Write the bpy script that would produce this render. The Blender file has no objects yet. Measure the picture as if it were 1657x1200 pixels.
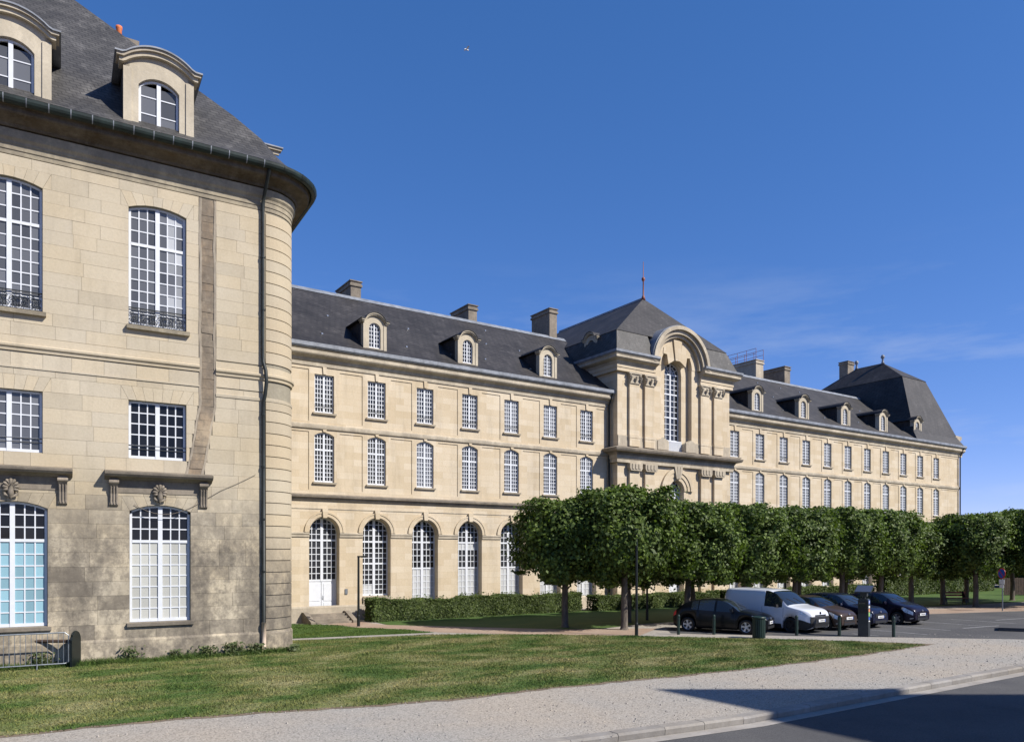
import bpy, math, random
import numpy as np
from mathutils import Vector, Matrix

R = math.radians
random.seed(7)
rng = np.random.default_rng(11)
scene = bpy.context.scene
COL = scene.collection

# ------------------------------------------------------------------ camera
cam_data = bpy.data.cameras.new('camera')
cam = bpy.data.objects.new('camera', cam_data)
COL.objects.link(cam)
scene.camera = cam
EYE = 3.4
FX, FY = 0.55793, 0.82989            # view direction in plan (X along the long facade)
cam.location = (0, 0, EYE)
cam.rotation_euler = (R(90), 0, -math.atan2(FX, FY))
cam_data.sensor_width = 36
cam_data.lens = 1231 / 1657 * 36
cam_data.shift_y = 296 / 1657
cam_data.clip_start = 0.1
cam_data.clip_end = 5000

# ------------------------------------------------------------------ sky and sun
SUN_AZ, SUN_EL = R(34), R(42)        # azimuth measured from -Y towards +X
sun_dir = Vector((math.sin(SUN_AZ) * math.cos(SUN_EL), -math.cos(SUN_AZ) * math.cos(SUN_EL), math.sin(SUN_EL)))
world = bpy.data.worlds.new('World')
scene.world = world
world.use_nodes = True
wn, wl = world.node_tree.nodes, world.node_tree.links
wn.clear()
w_out = wn.new('ShaderNodeOutputWorld')
w_bg = wn.new('ShaderNodeBackground')
w_sky = wn.new('ShaderNodeTexSky')
w_sky.sky_type = 'NISHITA'
w_sky.sun_disc = False
w_sky.sun_elevation = SUN_EL
w_sky.sun_rotation = math.atan2(sun_dir.x, sun_dir.y)
w_sky.altitude = 50
w_sky.air_density = 0.6
w_sky.dust_density = 0.05
w_sky.ozone_density = 2.5
w_bg.inputs['Strength'].default_value = 0.15
# thin wisps of cirrus, a property of the sky in every direction
w_tc = wn.new('ShaderNodeTexCoord')
w_map = wn.new('ShaderNodeMapping')
w_map.inputs['Scale'].default_value = (1.6, 1.6, 9.0)
w_map.inputs['Rotation'].default_value = (R(8), R(-10), 0)
w_noise = wn.new('ShaderNodeTexNoise')
w_noise.inputs['Scale'].default_value = 2.3
w_noise.inputs['Detail'].default_value = 9
w_noise.inputs['Roughness'].default_value = 0.62
w_ramp = wn.new('ShaderNodeValToRGB')
w_ramp.color_ramp.elements[0].position = 0.50
w_ramp.color_ramp.elements[0].color = (0, 0, 0, 1)
w_ramp.color_ramp.elements[1].position = 0.92
w_ramp.color_ramp.elements[1].color = (0.42, 0.42, 0.42, 1)
w_mix = wn.new('ShaderNodeMixRGB')
w_mix.inputs['Color2'].default_value = (3.0, 3.3, 3.9, 1)
w_gam = wn.new('ShaderNodeHueSaturation')
w_gam.inputs['Saturation'].default_value = 1.3
wl.new(w_tc.outputs['Generated'], w_map.inputs['Vector'])
wl.new(w_map.outputs[0], w_noise.inputs['Vector'])
wl.new(w_noise.outputs['Fac'], w_ramp.inputs['Fac'])
w_sep = wn.new('ShaderNodeSeparateXYZ')
w_low = wn.new('ShaderNodeMapRange')
w_low.inputs['From Min'].default_value = 0.24
w_low.inputs['From Max'].default_value = 0.36
w_low.inputs['To Min'].default_value = 1.0
w_low.inputs['To Max'].default_value = 0.0
w_mul = wn.new('ShaderNodeMath')
w_mul.operation = 'MULTIPLY'
wl.new(w_tc.outputs['Generated'], w_sep.inputs[0])
wl.new(w_sep.outputs['Z'], w_low.inputs['Value'])
wl.new(w_low.outputs[0], w_mul.inputs[1])
wl.new(w_ramp.outputs['Color'], w_mul.inputs[0])
wl.new(w_mul.outputs[0], w_mix.inputs['Fac'])
wl.new(w_sky.outputs['Color'], w_gam.inputs['Color'])
w_tint = wn.new('ShaderNodeMixRGB')
w_tint.blend_type = 'MULTIPLY'
w_tint.inputs['Fac'].default_value = 1
w_tint.inputs['Color2'].default_value = (1.06, 0.92, 1.46, 1)
w_tone = wn.new('ShaderNodeGamma')
w_tone.inputs['Gamma'].default_value = 0.68
wl.new(w_gam.outputs['Color'], w_tint.inputs['Color1'])
wl.new(w_tint.outputs['Color'], w_tone.inputs['Color'])
wl.new(w_tone.outputs['Color'], w_mix.inputs['Color1'])
wl.new(w_mix.outputs['Color'], w_bg.inputs['Color'])
wl.new(w_bg.outputs[0], w_out.inputs['Surface'])

sun_data = bpy.data.lights.new('sun', 'SUN')
sun_data.energy = 5.0
sun_data.angle = R(0.53)
sun_data.color = (1.0, 0.945, 0.86)
sun = bpy.data.objects.new('sun', sun_data)
COL.objects.link(sun)
sun.rotation_euler = (-sun_dir).to_track_quat('-Z', 'Y').to_euler()
sun.location = (40, -30, 60)

scene.view_settings.view_transform = 'Standard'
scene.view_settings.look = 'None'
scene.view_settings.gamma = 1
scene.view_settings.exposure = 0.55

# ------------------------------------------------------------------ materials
MATS = {}


def _new(name):
    m = bpy.data.materials.new(name)
    m.use_nodes = True
    nt = m.node_tree
    nt.nodes.clear()
    out = nt.nodes.new('ShaderNodeOutputMaterial')
    b = nt.nodes.new('ShaderNodeBsdfPrincipled')
    nt.links.new(b.outputs[0], out.inputs['Surface'])
    MATS[name] = m
    return m, nt, b, out


def noise(nt, scale, detail=4, rough=0.55, coord='Object', vscale=None):
    tc = nt.nodes.new('ShaderNodeTexCoord')
    n = nt.nodes.new('ShaderNodeTexNoise')
    n.inputs['Scale'].default_value = scale
    n.inputs['Detail'].default_value = detail
    n.inputs['Roughness'].default_value = rough
    src = tc.outputs[coord]
    if coord == 'World':
        pass
    if vscale:
        mp = nt.nodes.new('ShaderNodeMapping')
        mp.inputs['Scale'].default_value = vscale
        nt.links.new(src, mp.inputs['Vector'])
        src = mp.outputs[0]
    nt.links.new(src, n.inputs['Vector'])
    return n.outputs['Fac']


def wnoise(nt, scale, detail=4, rough=0.55, vscale=None):
    g = nt.nodes.new('ShaderNodeNewGeometry')
    n = nt.nodes.new('ShaderNodeTexNoise')
    n.inputs['Scale'].default_value = scale
    n.inputs['Detail'].default_value = detail
    n.inputs['Roughness'].default_value = rough
    src = g.outputs['Position']
    if vscale:
        mp = nt.nodes.new('ShaderNodeMapping')
        mp.inputs['Scale'].default_value = vscale
        nt.links.new(src, mp.inputs['Vector'])
        src = mp.outputs[0]
    nt.links.new(src, n.inputs['Vector'])
    return n.outputs['Fac']


def ramp(nt, fac, stops):
    r = nt.nodes.new('ShaderNodeValToRGB')
    el = r.color_ramp.elements
    while len(el) < len(stops):
        el.new(0.5)
    for e, (p, c) in zip(el, stops):
        e.position = p
        e.color = (c[0], c[1], c[2], 1) if isinstance(c, (tuple, list)) else (c, c, c, 1)
    nt.links.new(fac, r.inputs['Fac'])
    return r.outputs['Color']


def mix(nt, fac, a, b, mode='MIX'):
    m = nt.nodes.new('ShaderNodeMixRGB')
    m.blend_type = mode
    for key, v in (('Fac', fac), ('Color1', a), ('Color2', b)):
        if isinstance(v, (int, float)):
            m.inputs[key].default_value = v if key == 'Fac' else (v, v, v, 1)
        elif isinstance(v, (tuple, list)):
            m.inputs[key].default_value = (v[0], v[1], v[2], 1)
        else:
            nt.links.new(v, m.inputs[key])
    return m.outputs['Color']


def mathn(nt, op, a, b=None):
    m = nt.nodes.new('ShaderNodeMath')
    m.operation = op
    for i, v in enumerate((a, b)):
        if v is None:
            continue
        if isinstance(v, (int, float)):
            m.inputs[i].default_value = v
        else:
            nt.links.new(v, m.inputs[i])
    return m.outputs[0]


def bump(nt, b, height, strength=0.3, dist=0.02):
    n = nt.nodes.new('ShaderNodeBump')
    n.inputs['Strength'].default_value = strength
    n.inputs['Distance'].default_value = dist
    nt.links.new(height, n.inputs['Height'])
    nt.links.new(n.outputs[0], b.inputs['Normal'])


def zmask(nt, lo, hi):
    """1 below lo, 0 above hi, world height"""
    g = nt.nodes.new('ShaderNodeNewGeometry')
    s = nt.nodes.new('ShaderNodeSeparateXYZ')
    nt.links.new(g.outputs['Position'], s.inputs[0])
    mr = nt.nodes.new('ShaderNodeMapRange')
    mr.inputs['From Min'].default_value = lo
    mr.inputs['From Max'].default_value = hi
    mr.inputs['To Min'].default_value = 1
    mr.inputs['To Max'].default_value = 0
    nt.links.new(s.outputs['Z'], mr.inputs['Value'])
    return mr.outputs[0]


def stone_mat(name, col, col2, dirt=0.0, dirt_z=None, grime=0.25, per_object=0.0, courses=False, block_dirt=None):
    m, nt, b, out = _new(name)
    big = wnoise(nt, 0.35, 5, 0.6)
    c = mix(nt, ramp(nt, big, [(0.35, 0), (0.7, 1)]), col, col2)
    streak = wnoise(nt, 1.6, 7, 0.68, (1, 1, 0.16))
    c = mix(nt, mathn(nt, 'MULTIPLY', ramp(nt, streak, [(0.5, 0), (0.75, 1)]), grime), c, (0.17, 0.145, 0.115))
    if per_object:
        oi = nt.nodes.new('ShaderNodeObjectInfo')
        v = ramp(nt, oi.outputs['Random'], [(0, (0.70, 0.67, 0.62)), (0.2, (0.96, 0.96, 0.97)), (0.55, (1.02, 0.99, 0.93)), (0.8, (1.08, 0.97, 0.78)), (1, (1.16, 1.13, 1.08))])
        c = mix(nt, per_object, c, v, 'MULTIPLY')
    if courses:
        g = nt.nodes.new('ShaderNodeNewGeometry')
        sp = nt.nodes.new('ShaderNodeSeparateXYZ')
        nt.links.new(g.outputs['Position'], sp.inputs[0])
        cb = nt.nodes.new('ShaderNodeCombineXYZ')
        nt.links.new(mathn(nt, 'ADD', sp.outputs['X'], sp.outputs['Y']), cb.inputs[0])
        nt.links.new(sp.outputs['Z'], cb.inputs[1])
        br = nt.nodes.new('ShaderNodeTexBrick')
        br.inputs['Scale'].default_value = 1.0
        br.inputs['Brick Width'].default_value = 0.95
        br.inputs['Row Height'].default_value = 0.345
        br.inputs['Mortar Size'].default_value = 0.008
        br.inputs['Mortar Smooth'].default_value = 0.4
        br.inputs['Color1'].default_value = (1, 1, 1, 1)
        br.inputs['Color2'].default_value = (0.84, 0.79, 0.70, 1)
        br.inputs['Mortar'].default_value = (0.78, 0.72, 0.63, 1)
        nt.links.new(cb.outputs[0], br.inputs['Vector'])
        c = mix(nt, 0.75, c, br.outputs['Color'], 'MULTIPLY')
    if dirt:
        d1 = wnoise(nt, 1.1, 9, 0.66, (1, 1, 0.5))
        d1b = wnoise(nt, 5.5, 8, 0.75)
        mask = ramp(nt, mathn(nt, 'ADD', mathn(nt, 'MULTIPLY', d1, 0.68), mathn(nt, 'MULTIPLY', d1b, 0.32)), [(0.42, 0), (0.48, 0.6), (0.57, 1)])
        f = mathn(nt, 'MULTIPLY', mask, dirt)
        if dirt_z:
            f = mathn(nt, 'MULTIPLY', f, zmask(nt, *dirt_z))
        d2 = wnoise(nt, 4.0, 6, 0.7)
        dc = ramp(nt, d2, [(0.3, (0.075, 0.067, 0.058)), (0.6, (0.17, 0.147, 0.118)), (0.75, (0.33, 0.29, 0.22))])
        c = mix(nt, f, c, dc)
    if block_dirt:
        # some blocks low on the wall have blackened as a whole, others were renewed
        oi2 = nt.nodes.new('ShaderNodeObjectInfo')
        f = mathn(nt, 'MULTIPLY', ramp(nt, oi2.outputs['Random'], [(0.0, 0.8), (0.14, 0.6), (0.32, 0.28), (0.6, 0.16), (0.8, 0.0)]), zmask(nt, *block_dirt))
        d3 = wnoise(nt, 2.2, 8, 0.75)
        f = mathn(nt, 'MULTIPLY', f, ramp(nt, d3, [(0.32, 0.25), (0.55, 1)]))
        c = mix(nt, f, c, (0.125, 0.108, 0.088))
    fine = wnoise(nt, 14, 6, 0.7)
    c = mix(nt, 0.35, c, ramp(nt, fine, [(0.25, 0.72), (0.6, 1.06)]), 'MULTIPLY')
    nt.links.new(c, b.inputs['Base Color'])
    b.inputs['Roughness'].default_value = 0.92
    b.inputs['Specular IOR Level'].default_value = 0.15
    bump(nt, b, fine, 0.35, 0.015)
    return m


def flat_mat(name, col, rough=0.6, metal=0.0, var=0.15, scale=6, spec=0.4, coat=0.0, bmp=0.0):
    m, nt, b, out = _new(name)
    n = wnoise(nt, scale, 5, 0.6)
    lo = tuple(x * (1 - var) for x in col)
    hi = tuple(min(1, x * (1 + var)) for x in col)
    nt.links.new(ramp(nt, n, [(0.3, lo), (0.7, hi)]), b.inputs['Base Color'])
    b.inputs['Roughness'].default_value = rough
    b.inputs['Metallic'].default_value = metal
    b.inputs['Specular IOR Level'].default_value = spec
    b.inputs['Coat Weight'].default_value = coat
    b.inputs['Coat Roughness'].default_value = 0.04
    if bmp:
        bump(nt, b, n, bmp, 0.01)
    return m


def glass_mat(name, col, rough=0.06, spec=0.5, var=0.45):
    m, nt, b, out = _new(name)
    oi = nt.nodes.new('ShaderNodeObjectInfo')
    v = ramp(nt, oi.outputs['Random'], [(0, 1 - var), (1, 1 + var)])
    nt.links.new(mix(nt, 1.0, col, v, 'MULTIPLY'), b.inputs['Base Color'])
    b.inputs['Roughness'].default_value = rough
    b.inputs['Specular IOR Level'].default_value = spec
    n = wnoise(nt, 2.5, 2, 0.5)
    bump(nt, b, n, 0.12, 0.01)
    return m


def slate_mat(name, lo, hi, row=0.14, axis='xz', streaks=0.5):
    m, nt, b, out = _new(name)
    tc = nt.nodes.new('ShaderNodeTexCoord')
    sp = nt.nodes.new('ShaderNodeSeparateXYZ')
    nt.links.new(tc.outputs['Object'], sp.inputs[0])
    cb = nt.nodes.new('ShaderNodeCombineXYZ')
    nt.links.new(mathn(nt, 'ADD', sp.outputs['X'], mathn(nt, 'MULTIPLY', sp.outputs['Y'], 0.37)), cb.inputs[0])
    nt.links.new(sp.outputs['Z'], cb.inputs[1])
    br = nt.nodes.new('ShaderNodeTexBrick')
    br.inputs['Scale'].default_value = 1.0
    br.inputs['Brick Width'].default_value = row * 1.5
    br.inputs['Row Height'].default_value = row * 0.75
    br.inputs['Mortar Size'].default_value = 0.018
    br.inputs['Mortar Smooth'].default_value = 0.3
    br.inputs['Color1'].default_value = (1, 1, 1, 1)
    br.inputs['Color2'].default_value = (0.66, 0.66, 0.68, 1)
    br.inputs['Mortar'].default_value = (0.30, 0.30, 0.30, 1)
    nt.links.new(cb.outputs[0], br.inputs['Vector'])
    n1 = wnoise(nt, 0.55, 6, 0.65)
    c = mix(nt, ramp(nt, n1, [(0.36, 0), (0.68, 1)]), lo, hi)
    st = wnoise(nt, 1.6, 5, 0.65, (1, 1, 0.18))
    c = mix(nt, mathn(nt, 'MULTIPLY', ramp(nt, st, [(0.52, 0), (0.72, 1)]), streaks), c, tuple(min(1, x * 2.6 + 0.02) for x in hi))
    sp2 = wnoise(nt, 5.0, 3, 0.5)
    c = mix(nt, ramp(nt, sp2, [(0.71, 0), (0.76, 0.55)]), c, (0.24, 0.23, 0.19))
    c = mix(nt, 0.85, c, br.outputs['Color'], 'MULTIPLY')
    nt.links.new(c, b.inputs['Base Color'])
    b.inputs['Roughness'].default_value = 0.62
    b.inputs['Specular IOR Level'].default_value = 0.35
    bump(nt, b, br.outputs['Fac'], -0.5, 0.015)
    return m


stone_mat('stone_pale', (0.580, 0.499, 0.380), (0.522, 0.440, 0.322), 0.0, None, 0.30, courses=True)
stone_mat('stone_clean', (0.528, 0.468, 0.362), (0.458, 0.400, 0.300), 0.25, None, 0.22)
stone_mat('stone_trim', (0.514, 0.450, 0.348), (0.439, 0.378, 0.287), 0.40, None, 0.32)
stone_mat('stone_block', (0.465, 0.410, 0.316), (0.421, 0.360, 0.259), 0.92, (3.6, 6.0), 0.26, per_object=0.32, block_dirt=(4.4, 5.6))
stone_mat('stone_corner', (0.439, 0.385, 0.289), (0.396, 0.333, 0.239), 0.9, (2.4, 4.4), 0.15, per_object=0.3, block_dirt=(2.6, 3.6))
stone_mat('stone_ledge', (0.352, 0.308, 0.224), (0.310, 0.265, 0.189), 0.55, None, 0.35)
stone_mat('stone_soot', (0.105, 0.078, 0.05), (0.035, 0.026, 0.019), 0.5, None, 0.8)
stone_mat('stone_grey', (0.22, 0.19, 0.155), (0.30, 0.255, 0.20), 0.7, None, 0.5)
stone_mat('stone_rough', (0.25, 0.185, 0.125), (0.39, 0.32, 0.23), 0.75, None, 0.5, per_object=0.3)
stone_mat('mortar', (0.304, 0.274, 0.210), (0.264, 0.237, 0.176), 0.3, None, 0.3)
stone_mat('cement', (0.304, 0.283, 0.258), (0.352, 0.328, 0.297), 0.3, None, 0.3)
stone_mat('cement_fill', (0.352, 0.307, 0.245), (0.400, 0.336, 0.249), 0.5, None, 0.3)
stone_mat('kerb_granite', (0.288, 0.275, 0.258), (0.240, 0.226, 0.211), 0.35, None, 0.3, per_object=0.3)
slate_mat('slate_far', (0.025, 0.023, 0.023), (0.049, 0.045, 0.044), 0.22, streaks=0.25)
slate_mat('slate_near', (0.042, 0.040, 0.038), (0.088, 0.084, 0.079), 0.20, streaks=0.38)
flat_mat('lead', (0.19, 0.205, 0.23), 0.6, 0.1, 0.35, 2.5)
flat_mat('gutter_green', (0.012, 0.022, 0.019), 0.55, 0.1, 0.5, 3.0)
flat_mat('pipe_dark', (0.020, 0.024, 0.022), 0.5, 0.2, 0.4, 3.0)
flat_mat('pipe_clay', (0.47, 0.37, 0.28), 0.7)
flat_mat('white_paint', (0.58, 0.60, 0.63), 0.5, 0, 0.05, 5, 0.4)
flat_mat('white_panel', (0.42, 0.43, 0.43), 0.6, 0, 0.07, 3, 0.3)
flat_mat('wrought_iron', (0.035, 0.04, 0.045), 0.5, 0.3)
flat_mat('terracotta', (0.55, 0.15, 0.05), 0.7)
flat_mat('galvanised', (0.22, 0.24, 0.26), 0.45, 0.6, 0.2, 9)
flat_mat('black_paint', (0.010, 0.012, 0.012), 0.4, 0.0, 0.2)
flat_mat('black_green', (0.006, 0.010, 0.009), 0.4, 0.0, 0.3)
flat_mat('green_paint', (0.012, 0.028, 0.022), 0.42, 0.0, 0.3)
flat_mat('meter_grey', (0.022, 0.026, 0.027), 0.45, 0.0, 0.2)
flat_mat('rubber', (0.012, 0.012, 0.012), 0.8)
flat_mat('plastic_black', (0.014, 0.014, 0.015), 0.55)
flat_mat('alloy', (0.50, 0.50, 0.52), 0.3, 0.8, 0.1)
flat_mat('plate_white', (0.75, 0.75, 0.74), 0.4, 0, 0.03)
flat_mat('plate_ink', (0.03, 0.03, 0.035), 0.5)
flat_mat('sign_blue', (0.03, 0.10, 0.42), 0.4, 0, 0.05)
flat_mat('sign_red', (0.55, 0.03, 0.03), 0.4, 0, 0.05)
flat_mat('sticker_green', (0.20, 0.38, 0.12), 0.5)
flat_mat('sticker_orange', (0.55, 0.23, 0.10), 0.5)
flat_mat('bench_red', (0.22, 0.07, 0.045), 0.6)
flat_mat('fence_wood', (0.07, 0.045, 0.032), 0.8, 0, 0.35)
flat_mat('solar', (0.05, 0.06, 0.09), 0.2, 0, 0.1, 30, 0.6)
flat_mat('lamp_clear', (0.36, 0.37, 0.38), 0.12, 0.5, 0.5, 18, 0.7)
flat_mat('car_black', (0.003, 0.0035, 0.005), 0.3, 0, 0.1, 2, 0.22, 0.12)
flat_mat('car_white', (0.62, 0.64, 0.68), 0.3, 0, 0.03, 2, 0.5, 0.8)
flat_mat('car_brown', (0.055, 0.038, 0.030), 0.28, 0.3, 0.1, 2, 0.22, 0.12)
flat_mat('car_blue', (0.008, 0.010, 0.028), 0.25, 0.1, 0.1, 2, 0.22, 0.12)
flat_mat('car_plum', (0.010, 0.008, 0.020), 0.25, 0.1, 0.1, 2, 0.22, 0.12)
flat_mat('bird_white', (0.6, 0.6, 0.6), 0.8)
flat_mat('marking', (0.24, 0.24, 0.235), 0.8, 0, 0.45, 5)
glass_mat('glass_dark', (0.026, 0.028, 0.032))
glass_mat('glass_hall', (0.10, 0.103, 0.11), 0.08)
glass_mat('glass_black', (0.010, 0.010, 0.011), 0.08, 0.3)
glass_mat('glass_curtain', (0.30, 0.31, 0.32), 0.25)
glass_mat('glass_blue', (0.21, 0.36, 0.42), 0.2, 0.5, 0.2)
glass_mat('glass_white', (0.42, 0.42, 0.385), 0.3, 0.3, 0.12)
glass_mat('glass_car', (0.012, 0.016, 0.022), 0.03, 0.8)


def ground_mats():
    m, nt, b, out = _new('gravel')
    n0 = wnoise(nt, 0.25, 4, 0.6)
    c = mix(nt, ramp(nt, n0, [(0.35, 0), (0.65, 1)]), (0.35, 0.31, 0.26), (0.31, 0.295, 0.27))
    n2 = wnoise(nt, 26, 4, 0.75)
    c = mix(nt, 0.9, c, ramp(nt, n2, [(0.30, 0.45), (0.48, 0.95), (0.7, 1.25)]), 'MULTIPLY')
    vo = nt.nodes.new('ShaderNodeTexVoronoi')
    vo.inputs['Scale'].default_value = 30
    g = nt.nodes.new('ShaderNodeNewGeometry')
    nt.links.new(g.outputs['Position'], vo.inputs['Vector'])
    bw = nt.nodes.new('ShaderNodeRGBToBW')
    nt.links.new(vo.outputs['Color'], bw.inputs[0])
    c = mix(nt, 0.5, c, ramp(nt, bw.outputs[0], [(0.15, 0.35), (0.4, 0.95), (0.8, 1.2)]), 'MULTIPLY')
    nt.links.new(c, b.inputs['Base Color'])
    b.inputs['Roughness'].default_value = 0.95
    b.inputs['Specular IOR Level'].default_value = 0.1
    bump(nt, b, n2, 0.6, 0.03)

    m, nt, b, out = _new('earth_path')
    n0 = wnoise(nt, 0.6, 5, 0.6)
    c = mix(nt, ramp(nt, n0, [(0.35, 0), (0.65, 1)]), (0.27, 0.185, 0.13), (0.33, 0.25, 0.19))
    n2 = wnoise(nt, 22, 4, 0.7)
    c = mix(nt, 0.7, c, ramp(nt, n2, [(0.3, 0.6), (0.65, 1.15)]), 'MULTIPLY')
    nt.links.new(c, b.inputs['Base Color'])
    b.inputs['Roughness'].default_value = 0.95
    bump(nt, b, n2, 0.5, 0.02)

    m, nt, b, out = _new('asphalt')
    n0 = wnoise(nt, 0.4, 5, 0.6)
    c = mix(nt, ramp(nt, n0, [(0.35, 0), (0.65, 1)]), (0.070, 0.069, 0.071), (0.095, 0.093, 0.092))
    n2 = wnoise(nt, 40, 3, 0.7)
    c = mix(nt, 0.7, c, ramp(nt, n2, [(0.3, 0.55), (0.65, 1.25)]), 'MULTIPLY')
    nt.links.new(c, b.inputs['Base Color'])
    b.inputs['Roughness'].default_value = 0.9
    b.inputs['Specular IOR Level'].default_value = 0.2
    bump(nt, b, n2, 0.5, 0.02)

    for nm, k in (('lawn', 1.0), ('grass_blade', 1.0), ('lawn_lush', 0.0), ('grass_lush', 0.0)):
        m, nt, b, out = _new(nm)
        n0 = wnoise(nt, 0.55, 6, 0.62, (0.7, 1.3, 1))
        green = (0.060, 0.104, 0.027)
        dark = (0.034, 0.064, 0.017)
        dry = (0.215, 0.205, 0.105)
        c = ramp(nt, n0, [(0.27, dark), (0.40, green), (0.50, (0.118, 0.140, 0.050) if k else green), (0.66, dry if k else (0.085, 0.125, 0.03))])
        n2 = wnoise(nt, 9, 5, 0.7)
        c = mix(nt, 0.7, c, ramp(nt, n2, [(0.3, 0.6), (0.65, 1.25)]), 'MULTIPLY')
        if nm.startswith('grass'):
            rp = g2 = nt.nodes.new('ShaderNodeNewGeometry')
            v = ramp(nt, g2.outputs['Random Per Island'], [(0, (0.65, 0.7, 0.6)), (0.7, (1.15, 1.1, 1.0)), (1, (1.9, 1.6, 1.2))])
            c = mix(nt, 1.0, c, v, 'MULTIPLY')
        else:
            # worn, earthy margin where feet cross the edge
            n3 = wnoise(nt, 3.0, 5, 0.7)
            c = mix(nt, ramp(nt, n3, [(0.60, 0), (0.75, 0.4)]), c, (0.17, 0.12, 0.07))
        nt.links.new(c, b.inputs['Base Color'])
        b.inputs['Roughness'].default_value = 0.85
        b.inputs['Specular IOR Level'].default_value = 0.15

    m, nt, b, out = _new('dirt')
    n0 = wnoise(nt, 1.2, 6, 0.6)
    nt.links.new(ramp(nt, n0, [(0.3, (0.10, 0.075, 0.05)), (0.7, (0.20, 0.15, 0.10))]), b.inputs['Base Color'])
    b.inputs['Roughness'].default_value = 0.95


ground_mats()


def leaf_mat(name, dark, light):
    m, nt, b, out = _new(name)
    g = nt.nodes.new('ShaderNodeNewGeometry')
    v = ramp(nt, g.outputs['Random Per Island'], [(0, dark), (0.75, light), (1, tuple(min(1, x * 1.5) for x in light))])
    n0 = wnoise(nt, 1.3, 4, 0.6)
    c = mix(nt, 0.6, v, ramp(nt, n0, [(0.3, 0.6), (0.7, 1.3)]), 'MULTIPLY')
    nt.links.new(c, b.inputs['Base Color'])
    b.inputs['Roughness'].default_value = 0.55
    b.inputs['Specular IOR Level'].default_value = 0.22
    tr = nt.nodes.new('ShaderNodeBsdfTranslucent')
    nt.links.new(mix(nt, 1.0, c, (1.2, 1.4, 0.5), 'MULTIPLY'), tr.inputs['Color'])
    ms = nt.nodes.new('ShaderNodeMixShader')
    ms.inputs['Fac'].default_value = 0.25
    nt.links.new(b.outputs[0], ms.inputs[1])
    nt.links.new(tr.outputs[0], ms.inputs[2])
    nt.links.new(ms.outputs[0], out.inputs['Surface'])


leaf_mat('linden_leaf', (0.030, 0.054, 0.012), (0.108, 0.152, 0.034))
leaf_mat('hedge_leaf', (0.03, 0.052, 0.014), (0.095, 0.125, 0.035))
leaf_mat('weed_leaf', (0.05, 0.075, 0.03), (0.11, 0.13, 0.055))


def bark():
    m, nt, b, out = _new('bark')
    n = wnoise(nt, 7, 6, 0.7, (1, 1, 0.2))
    nt.links.new(ramp(nt, n, [(0.3, (0.035, 0.028, 0.022)), (0.7, (0.15, 0.125, 0.10))]), b.inputs['Base Color'])
    b.inputs['Roughness'].default_value = 0.9
    bump(nt, b, n, 0.8, 0.03)


bark()


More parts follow.
